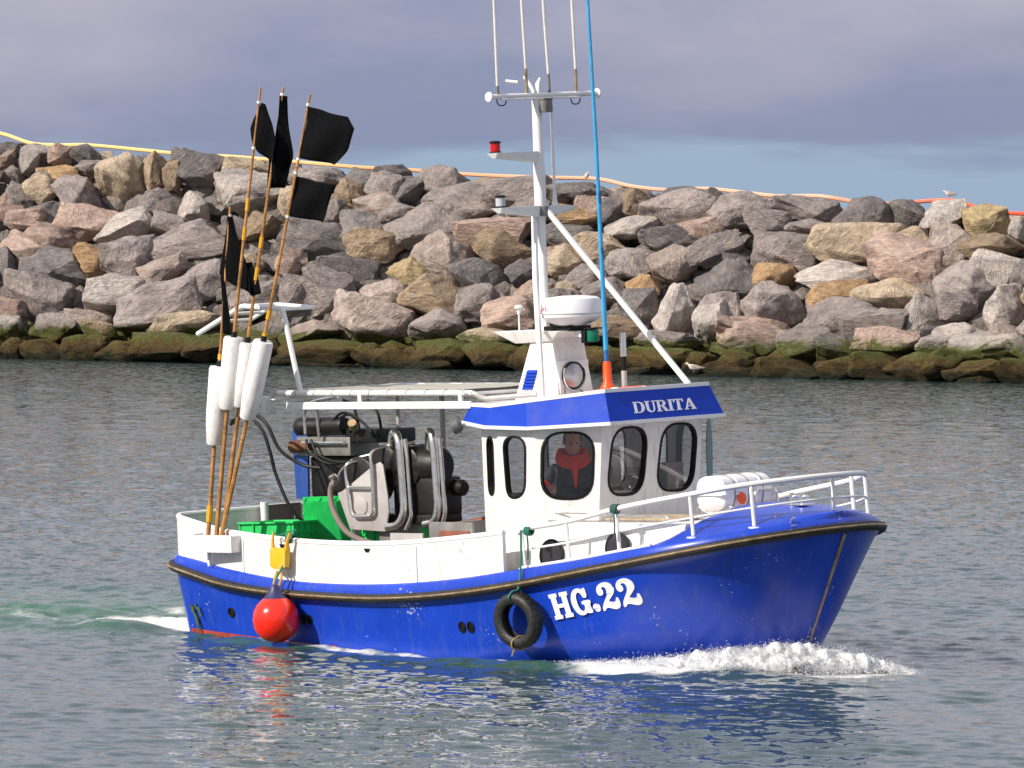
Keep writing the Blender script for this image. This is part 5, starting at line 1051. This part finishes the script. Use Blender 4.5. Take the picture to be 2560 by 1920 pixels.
# life raft canister
lr = onboat('liferaft_canister', 'white ribbed liferaft canister strapped on deck ahead of the wheelhouse', 'liferaft', (7.10, .24, 1.47), rot=RZm(90))
cp = []
def canister(Lh, r, n=28, ribs=True):
    mb = MB(); xs = [-Lh, -Lh * .97, -Lh * .88, -Lh * .5, -Lh * .47, -Lh * .40, -Lh * .37, 0, Lh * .37, Lh * .40, Lh * .47, Lh * .50, Lh * .88, Lh * .97, Lh]; rs = [.45, .75, .98, 1, .94, .94, 1, 1, 1, .94, .94, 1, .98, .75, .45]
    vs = []; fs = []
    for x, q in zip(xs, rs):
        for j in range(n):
            a = 2 * math.pi * j / n; cx, cz = math.cos(a), math.sin(a); e = .72
            vs.append((x, math.copysign(abs(cx) ** e, cx) * r * q * 1.05, math.copysign(abs(cz) ** e, cz) * r * q * .92))
    for i in range(len(xs) - 1):
        for j in range(n): fs.append((i * n + j, i * n + (j + 1) % n, (i + 1) * n + (j + 1) % n, (i + 1) * n + j))
    fs += [tuple(range(n)), tuple(range((len(xs) - 1) * n, len(xs) * n))]; mb.add(vs, fs); return mb
canister(.40, .20).build('shell', mat('liferaft shell', (.78, .76, .75), .35, var=.03), lr, M=Matrix.Translation((0, 0, .22)), smooth=40)
for x in (-.43 * .5, .43 * .5, .0):
    MB().tube([Vector((x, math.copysign(abs(math.cos(a)) ** .72, math.cos(a)) * .213, .22 + math.copysign(abs(math.sin(a)) ** .72, math.sin(a)) * .187)) for a in np.linspace(0, 2 * math.pi, 33)[:-1]], .008, 6, closed=True).build('strap', DULL, lr)
MB().box(-.42, .42, -.216, .216, .20, .212).build('seam_flange', mat('liferaft shell', (.78, .76, .75), .35), lr, bevel=.004)
MB().lathe([(0, 0), (.06, 0), (.065, .012), (0, .016)], 18, axis_matrix(Vector((.34, -.213, .17)), (0, -1, 0)) if False else axis_matrix(Vector((-.12, -.208, .16)), (0, -1, 0.1))).build('orange_release', ORANGE, lr)
for x in (-.3, .3): MB().tube(fillet([(x, -.24, .0), (x, -.24, .10), (x, -.14, .03), (x, .14, .03), (x, .24, .10), (x, .24, 0)], .05), .018, 8).build('cradle', STEEL, lr)
MB().tube(fillet([(.06, -.235, .0), (.06, -.235, .24), (.40, -.235, .24), (.40, -.235, 0)], .08), .016, 8).build('cradle_hoop', STEEL, lr)
for x in (-.3, .3): MB().tube([(x, 0, -.06), (x, 0, .03)], .02, 6).build('cradle_foot', STEEL, lr)
#=SECTION DANS
# ------------------------------------------------------------------ four marker buoys with black flags
def ax_pts(p0, p1, t): p0, p1 = Vector(p0), Vector(p1); return p0 + (p1 - p0) * t
def resample(P, n):
    d = [0]
    for a, b_ in zip(P[:-1], P[1:]): d.append(d[-1] + (b_ - a).length)
    return [Vector([float(np.interp(d[-1] * i / (n - 1), d, [p[k_] for p in P])) for k_ in range(3)]) for i in range(n)]
def dan(label, b0, top, t0, t1, flags, tapes, ties=(), r0=.027, bend=.0, fl_r=.112):
    b0, top = Vector(b0), Vector(top); root = onboat('marker_buoy', label, 'marker buoy', b0, 'flagged marker buoys at the stern')
    D = top - b0; sideb = Vector((-.2, -.05, 0)).normalized()
    pos = lambda t: D * t + sideb * bend * math.sin(math.pi * t)
    ts = np.linspace(0, 1, 30); pts = [pos(t) for t in ts]
    MB().tube(pts, [r0 * (1 - .55 * t) for t in ts], 8).build('cane', BAMBOO, root)
    nd = MB(); rr = random.Random(label); t = .03
    while t < .97:
        r = r0 * (1 - .55 * t); nd.tube([pos(t) - D.normalized() * .006, pos(t), pos(t) + D.normalized() * .006], [r * 1.02, r * 1.18, r * 1.02], 8); t += rr.uniform(.045, .065)
    nd.build('cane_nodes', mat('bamboo node', (.22, .09, .03), .6), root)['kind'] = 'stuff'
    L = D.length; a, b_ = pos(t0), pos(t1); H = (b_ - a).length
    MB().lathe([(0, 0), (fl_r * .66, 0), (fl_r * .78, .02), (fl_r * .96, H * .28), (fl_r, H * .42), (fl_r, H - .03), (fl_r * .9, H), (0, H)], 24, axis_matrix(a, b_ - a)).build('float', PLASTIC, root)
    MB().lathe([(0, H), (.035, H), (.03, H + .06), (0, H + .06)], 12, axis_matrix(a, b_ - a)).build('collar', BLACK, root)
    for t, l_ in tapes: MB().tube([pos(t), pos(t + l_ / L)], r0 * (1 - .55 * t) * 1.35, 8).build('tape', YTAPE, root)
    for (y, lf, rt, amp) in flags:
        nz_, ny_ = 16, 9; vs = []
        lf_ = resample([Vector((p[0], 0, p[1])) for p in lf], nz_); rt_ = resample([Vector((p[0], 0, p[1])) for p in rt], nz_)
        for c in range(ny_):
            k_ = c / (ny_ - 1)
            for i in range(nz_):
                p = lf_[i].lerp(rt_[i], k_); s_ = i / (nz_ - 1)
                vs.append(Vector((p.x, y + amp * math.sin(k_ * 7.5 + s_ * 2.5) * (.3 + k_) + amp * .5 * math.sin(k_ * 3 + s_ * 6), p.z)) - b0)
        f = MB(); f.add(vs, [(c * nz_ + i, c * nz_ + i + 1, (c + 1) * nz_ + i + 1, (c + 1) * nz_ + i) for c in range(ny_ - 1) for i in range(nz_ - 1)])
        o = f.build('flag', FLAG, root, smooth=70, fix=False); sd_ = o.modifiers.new('cloth', 'SOLIDIFY'); sd_.thickness = .004
    for t in ties: MB().tube([pos(t) - D.normalized() * .012, pos(t) + D.normalized() * .014], r0 * .85, 8).build('flag_tie', WHITE2, root)
    return root
# furled flag hanging from the leftmost cane
dan('marker buoy with the shortest cane and lowest float, its black flag hanging furled', (.75, -1.44, 1.12), (1.17, -1.28, 4.86), .305, .535,
    [(-1.30, [(1.143, 4.784), (1.061, 4.502), (0.979, 4.109), (1.049, 4.077)], [(1.169, 4.783), (1.275, 4.496), (1.412, 4.188), (1.484, 3.873)], .035), (-1.25, [(1.282, 4.233), (1.336, 4.057), (1.429, 3.872)], [(1.426, 4.251), (1.53, 4.053), (1.58, 3.913)], .02), (-1.34, [(1.03, 4.10), (1.029, 3.801), (1.024, 3.495)], [(1.08, 4.10), (1.127, 3.8), (1.171, 3.449)], .015)], [(.555, .06), (.08, .18)], [.975])
dan('marker buoy with the tall left cane, black flag folded round its tip', (.86, -1.42, 1.12), (1.74, -1.28, 6.14), .305, .462,
    [(-1.27, [(1.728, 5.969), (1.578, 5.815), (1.532, 5.708), (1.557, 5.576), (1.59, 5.488)], [(1.753, 5.959), (1.868, 5.738), (1.909, 5.563), (1.875, 5.413), (1.818, 5.315)], .03)], [(.735, .14), (.672, .14)], [.968, .87], bend=.03)
dan('marker buoy leaning furthest right with two black flags flying', (.92, -1.43, 1.12), (2.50, -1.26, 6.03), .290, .462,
    [(-1.28, [(2.47, 5.903), (2.395, 5.631), (2.31, 5.35)], [(3.048, 5.769), (3.159, 5.637), (3.052, 5.414), (2.869, 5.262)], .035), (-1.28, [(2.215, 5.164), (2.14, 4.95), (2.075, 4.736)], [(2.831, 5.045), (2.762, 4.94), (2.692, 4.804), (2.652, 4.651)], .035)], [(.46, .10), (.51, .10)], [.978, .86, .83, .735], bend=-.04)
dan('marker buoy hidden behind the other floats, its black flag hanging from the second tall cane', (.90, -1.37, 1.12), (1.93, -1.12, 6.13), .31, .45,
    [(-1.13, [(1.877, 6.039), (1.767, 5.696), (1.682, 5.352), (1.613, 5.049)], [(1.915, 6.037), (1.958, 5.689), (2.016, 5.375), (1.933, 5.256), (1.875, 5.041)], .06)], [(.655, .12), (.585, .14)], [.985], bend=.02)
#=SECTION PERSON
# ------------------------------------------------------------------ person at the wheel
def skin_body(name, verts, edges, radii, mt, parent, sub=2):
    me = bpy.data.meshes.new(name); me.from_pydata([Vector(v) for v in verts], edges, []); me.materials.append(mt)
    o = bpy.data.objects.new(name, me); COL.objects.link(o); o.parent = parent
    md = o.modifiers.new('skin', 'SKIN'); md.use_smooth_shade = True
    for i, r in enumerate(radii):
        d = me.skin_vertices[0].data[i]; d.radius = r if hasattr(r, '__len__') else (r, r)
    me.skin_vertices[0].data[0].use_root = True
    s = o.modifiers.new('sub', 'SUBSURF'); s.levels = sub; s.render_levels = sub
    return o
pr = onboat('person', 'person in a black jacket with orange hood collar and cuffs, seated behind the wheelhouse window', 'person', (5.49, -.50, .94), rot=RZm(-40) @ Matrix.Scale(1.12, 4))
Vb = [(0, 0, .50), (.02, 0, .66), (.05, 0, .84), (.05, 0, .95), (.06, 0, 1.02),             # pelvis..neck
      (.03, .17, .90), (.02, .25, .72), (.10, .27, .52), (.28, .20, .50),                   # left arm
      (.03, -.17, .90), (.02, -.26, .82), (.04, -.33, .74), (.17, -.27, .76),               # right arm
      (.02, .10, .46), (.24, .13, .46), (.25, .13, .10), (.33, .13, .05), (.02, -.10, .46), (.24, -.13, .46), (.25, -.13, .10), (.33, -.13, .05)]
Eb = [(0, 1), (1, 2), (2, 3), (3, 4), (2, 5), (5, 6), (6, 7), (7, 8), (2, 9), (9, 10), (10, 11), (11, 12), (0, 13), (13, 14), (14, 15), (15, 16), (0, 17), (17, 18), (18, 19), (19, 20)]
rb = [(.16, .14), (.17, .15), (.18, .14), (.09, .08), (.06, .06), (.085, .085), (.075, .075), (.062, .062), (.05, .05), (.085, .085), (.075, .075), (.062, .062), (.05, .05), (.1, .1), (.085, .085), (.06, .06), (.05, .045), (.1, .1), (.085, .085), (.06, .06), (.05, .045)]
body = skin_body('body', Vb, Eb, rb, JACKET, pr)
# head: one lofted surface with nose, brow and chin
hd = MB(); nn = 24; prof = [(0, .02, .02, .0), (.02, .062, .055, .012), (.05, .075, .066, .012), (.085, .083, .07, .008), (.12, .09, .074, .004), (.155, .094, .076, 0), (.19, .09, .073, -.004), (.215, .074, .06, -.006), (.235, .045, .04, -.006), (.243, .008, .008, -.006)]
vs = []
for z, rx, ry, cx in prof:
    for j in range(nn):
        a = 2 * math.pi * j / nn; ca, sa = math.cos(a), math.sin(a); x = cx + rx * ca; y = ry * sa
        if abs(a) < .3 or a > 2 * math.pi - .3:
            x += {.085: .022, .12: .010, .155: .008, .05: .004}.get(z, 0) * (1 - min(a, 2 * math.pi - a) / .3)
        if z == .12 and .25 < min(a, 2 * math.pi - a) < .6: x -= .012
        vs.append((x, y, z))
hd.add(vs, [(i * nn + j, i * nn + (j + 1) % nn, (i + 1) * nn + (j + 1) % nn, (i + 1) * nn + j) for i in range(len(prof) - 1) for j in range(nn)])
HM = Matrix.Translation((.06, 0, 1.05)) @ Matrix.Rotation(R(8), 4, 'Y')
head = hd.build('head', SKIN, pr, M=HM, smooth=80)
for s in (-1, 1):
    MB().lathe([(0, -.008), (.009, -.004), (.009, .004), (0, .008)], 10, Matrix.Translation((.083, s * .032, .123))).build('eye', BLACK, head)
    MB().lathe([(0, -.012), (.02, -.01), (.022, 0), (.014, .012), (0, .014)], 10, Matrix.Translation((0, s * .077, .115)) @ Matrix.Rotation(R(90), 4, 'Y')).build('ear', SKIN, head)
MB().tube([(.079, -.024, .058), (.086, 0, .056), (.079, .024, .058)], .005, 6).build('mouth', mat('lips', (.28, .09, .07), .5), head)
hr = MB(); vs = []; hp_ = [(.245, .02), (.235, .06), (.205, .088), (.165, .1), (.13, .102), (.10, .095)]
for z, r in hp_:
    for j in range(13): a = R(70) + R(220) * j / 12; vs.append((-.006 + (r + .004) * math.cos(a) * 1.0, (r * .84 + .004) * math.sin(a), z + .006))
hr.add(vs, [(i * 13 + j, i * 13 + j + 1, (i + 1) * 13 + j + 1, (i + 1) * 13 + j) for i in range(5) for j in range(12)]); hr.add([(.05 * math.cos(a) - .006, .045 * math.sin(a), .250) for a in np.linspace(0, 2 * math.pi, 13)[:-1]], [tuple(range(12))]); hr.build('hair', mat('reddish brown hair', (.20, .075, .03), .7, var=.3, vscale=60), head, smooth=70)
# hood lying round the neck, collar opening to a V, cuffs
cl_ = MB(); vs = []
for i, (z, r, dx) in enumerate(((.985, .135, 0), (1.0, .15, -.01), (1.03, .145, -.03), (1.07, .135, -.05), (1.11, .115, -.06), (1.10, .10, -.04), (1.05, .095, 0))):
    for j in range(24):
        a = 2 * math.pi * j / 24; fr = max(0, math.cos(a)); vs.append((dx + .05 + r * math.cos(a) * .9, r * 1.12 * math.sin(a), z - fr * (.07 if i < 2 else .07 if i < 4 else .07)))
cl_.add(vs, [(i * 24 + j, i * 24 + (j + 1) % 24, (i + 1) * 24 + (j + 1) % 24, (i + 1) * 24 + j) for i in range(6) for j in range(24)]); cl_.build('hood', HIVIS, pr, smooth=80)
MB().tube(spline([(.165, 0, .97), (.205, .0, .86), (.205, 0, .74)]), [.045, .042, .04, .038, .036, .034, .032, .03, .026, .022, .02, .018, .016, .014, .012, .01, .008], 10).build('zip_panel', HIVIS, pr)
for s in (-1, 1):
    a, b_ = (Vector((.10, s * .275, .54)), Vector((.30, s * .20, .51))) if s > 0 else (Vector((.03, -.335, .74)), Vector((.17, -.27, .76))); MB().tube([a.lerp(b_, .15), a.lerp(b_, .5), b_], [.078, .085, .06], 14).build('cuff', HIVIS, pr)
def hand(parent, c, s):
    M = Matrix.Translation(c) @ Matrix.Rotation(R(-s * 20), 4, 'Z')
    pm = MB(); pm.box(-.01, .075, -.038, .038, -.013, .013); h = pm.build('hand', SKIN, parent, M=M, bevel=.010)
    for i, (yy, L) in enumerate(((-.029, .06), (-.010, .072), (.010, .07), (.028, .058))): MB().tube([(.07, yy, 0), (.07 + L * .4, yy, -.004), (.07 + L * .72, yy, -.028), (.07 + L * .8, yy, -.052)], [.0095, .009, .0085, .007], 8).build('finger', SKIN, h)
    MB().tube([(.015, s * -.034, 0), (.04, s * -.058, -.008), (.066, s * -.055, -.024)], [.012, .011, .008], 8).build('thumb', SKIN, h)
hand(pr, (.32, .19, .51), 1); hand(pr, (.18, -.26, .76), -1)
MB().box(5.32, 5.62, -.66, -.36, 1.04, 1.38).build('helm_stool', INTER, house, bevel=.03)
#=SECTION FOAM
# ------------------------------------------------------------------ bow wave: lumpy white water thrown up at the stem
def foam_mat():
    M = bpy.data.materials.new('white water'); M.use_nodes = True; n, l = M.node_tree.nodes, M.node_tree.links; b = n['Principled BSDF']
    b.inputs['Base Color'].default_value = (.80, .80, .80, 1); b.inputs['Roughness'].default_value = .45
    b.inputs['Subsurface Weight'].default_value = 1.0; b.inputs['Subsurface Radius'].default_value = (1, 1, 1); b.inputs['Subsurface Scale'].default_value = .10
    geo = N(n, 'ShaderNodeNewGeometry'); nz = N(n, 'ShaderNodeTexNoise', inp={'Scale': 1.0, 'Detail': 8.0, 'Roughness': .72}); mpf = N(n, 'ShaderNodeMapping', inp={3: (17, 12, 8)}); l.new(geo.outputs['Position'], mpf.inputs[0]); l.new(mpf.outputs[0], nz.inputs['Vector'])
    r = ramp(n, [(.34, (.55, .58, .57)), (.56, (.78, .78, .77))], 'LINEAR'); l.new(nz.outputs['Fac'], r.inputs[0]); l.new(r.outputs[0], b.inputs['Base Color'])
    bp = N(n, 'ShaderNodeBump', inp={'Strength': .6, 'Distance': .04}); l.new(nz.outputs['Fac'], bp.inputs['Height']); l.new(bp.outputs[0], b.inputs['Normal'])
    ea = N(n, 'ShaderNodeAttribute', attribute_name='edge'); n6 = N(n, 'ShaderNodeTexNoise', inp={'Scale': 14.0, 'Detail': 7.0, 'Roughness': .7}); l.new(geo.outputs['Position'], n6.inputs['Vector'])
    sm_ = N(n, 'ShaderNodeMath', operation='ADD'); l.new(ea.outputs['Fac'], sm_.inputs[0]); l.new(n6.outputs['Fac'], sm_.inputs[1])
    ar = N(n, 'ShaderNodeMapRange', interpolation_type='SMOOTHSTEP', inp={'From Min': .55, 'From Max': 1.15}); l.new(sm_.outputs[0], ar.inputs['Value']); l.new(ar.outputs[0], b.inputs['Alpha'])
    return M
FM = foam_mat()
def flat(bx, by, z): # point given on the undisturbed water in boat plan coordinates
    p = RZ @ Vector((bx, by, 0)); return Vector((BO.x + p.x, BO.y + p.y, z))
def lin(P, u): i = int(u); f = u - i; return P[i] * (1 - f) + P[i + 1] * f
def foam_ridge(mb, edge, inner, outer, hts, NU, NV, lump=1.0):
    ip, op_ = [Vector((*p, 0)) for p in inner], [Vector((*p, 0)) for p in outer]; vs = []
    for u in np.linspace(0, len(hts) - 1.001, NU):
        a, c, h = lin(ip, u), lin(op_, u), lin(hts, u); ue = min(u, len(hts) - 1 - u)
        for j in range(NV):
            q = j / (NV - 1); p = a.lerp(c, q)
            z = h * (math.sin(min(1, q * 3.2 + .55) * math.pi / 2) if q < .2 else (1 - ((q - .2) / .8) ** 1.4)) - .03
            P3 = flat(p.x, p.y, z); Q = Vector((P3.x, P3.y * .6, P3.z))
            amp = min(1, h / .16) * lump * (1 if q < .8 else (1 - q) / .2)
            t = noise.turbulence(Q * 4.4, 4, True, noise_basis='PERLIN_ORIGINAL', amplitude_scale=.5, frequency_scale=2.1)
            P3.z += amp * (.085 * (t - .42)); P3.y -= amp * .07 * (t - .42)
            P3 += Vector((noise.noise(Q * 7), noise.noise(Q * 7 + Vector((9, 3, 1))), noise.noise(Q * 9) * .7)) * .016 * amp
            P3 += Vector((noise.noise(Q * 34), noise.noise(Q * 34 + Vector((9, 3, 1))), noise.noise(Q * 40))) * .0025 * amp
            vs.append(P3); edge.append((.62 + .30 * math.exp(-((q - .45) / .4) ** 2)) * min(1, (1 - q) / .45) * min(1, ue / .8) * min(1, .30 + q / .12))
    o = len(mb.v); mb.add(vs, [(i * NV + j, i * NV + j + 1, (i + 1) * NV + j + 1, (i + 1) * NV + j) for i in range(NU - 1) for j in range(NV - 1)])
def foam_obj(mb, edge, name, label):
    o = mb.build(name, FM, smooth=180, fix=False); at = o.data.attributes.new('edge', 'FLOAT', 'POINT')
    edge += [1.0] * (len(o.data.vertices) - len(edge)); at.data.foreach_set('value', edge); tag(o, label, 'foam', kind='stuff')
rng = random.Random(9); cb_ = bmesh.new(); bmesh.ops.create_icosphere(cb_, subdivisions=1, radius=1.0); dv = [v.co.copy() for v in cb_.verts]; dfc = [tuple(v.index for v in f.verts) for f in cb_.faces]; cb_.free()
inner = [(5.6, -1.33), (6.1, -1.28), (6.75, -1.17), (7.4, -.95), (7.85, -.68), (8.15, -.34), (8.27, 0), (8.52, .32), (8.75, .62), (8.90, .92)]
outer = [(5.6, -1.46), (6.12, -1.56), (6.85, -1.66), (7.65, -1.70), (8.25, -1.38), (8.7, -.88), (8.98, -.38), (9.14, .12), (9.26, .52), (9.30, .92)]
hts = [.03, .04, .09, .17, .26, .31, .30, .21, .11, .02]
fo, ed_ = MB(), []
foam_ridge(fo, ed_, inner, outer, hts, 420, 64)
OCT = [Vector(p) for p in ((1, 0, 0), (-1, 0, 0), (0, 1, 0), (0, -1, 0), (0, 0, 1), (0, 0, -1))]; OCF = [(0, 2, 4), (2, 1, 4), (1, 3, 4), (3, 0, 4), (2, 0, 5), (1, 2, 5), (3, 1, 5), (0, 3, 5)]
def spray(mb, inner, outer, hts, cnt, umode, sc):
    ip, op_ = [Vector((*p, 0)) for p in inner], [Vector((*p, 0)) for p in outer]; nh = len(hts) - 1.01
    for _ in range(cnt):
        u = rng.triangular(0.3, nh - .1, umode); a, c, h = lin(ip, u), lin(op_, u), lin(hts, u); q = rng.random() ** 1.15; p = a.lerp(c, q)
        clump = .35 + 1.3 * max(0, noise.noise(Vector((p.x * 5, p.y * 5, 3)))) 
        P3 = flat(p.x + rng.gauss(0, .04), p.y + rng.gauss(0, .04), h * (1 - q ** 1.4) - .02 + rng.expovariate(1 / (sc * clump)) * min(1, h / .12)); r = rng.uniform(.0025, .0075)
        mb.add([P3 + v * r for v in OCT], OCF)
spray(fo, inner, outer, hts, 11000, 5.3, .035)
foam_obj(fo, ed_, 'bow_wave_foam', 'white foaming bow wave breaking round the stem')
sf, ed_ = MB(), []
foam_ridge(sf, ed_, [(-.22, -.7), (-.15, -.2), (-.12, .4), (-.15, 1.0), (-.4, 1.5)], [(-.6, -.9), (-.9, -.4), (-1.2, .3), (-1.25, 1.0), (-1.0, 1.6)], [.02, .08, .14, .15, .05], 160, 46, .8)
ed_[:] = [e * .80 for e in ed_]
spray(sf, [(-.22, -.7), (-.15, -.2), (-.12, .4), (-.15, 1.0), (-.4, 1.5)], [(-.8, -.9), (-1.1, -.4), (-1.5, .3), (-1.5, 1.0), (-1.2, 1.7)], [.02, .06, .10, .11, .04], 2500, 2.6, .03)
foam_obj(sf, ed_, 'wake_foam', 'white churned foam trailing from the stern')
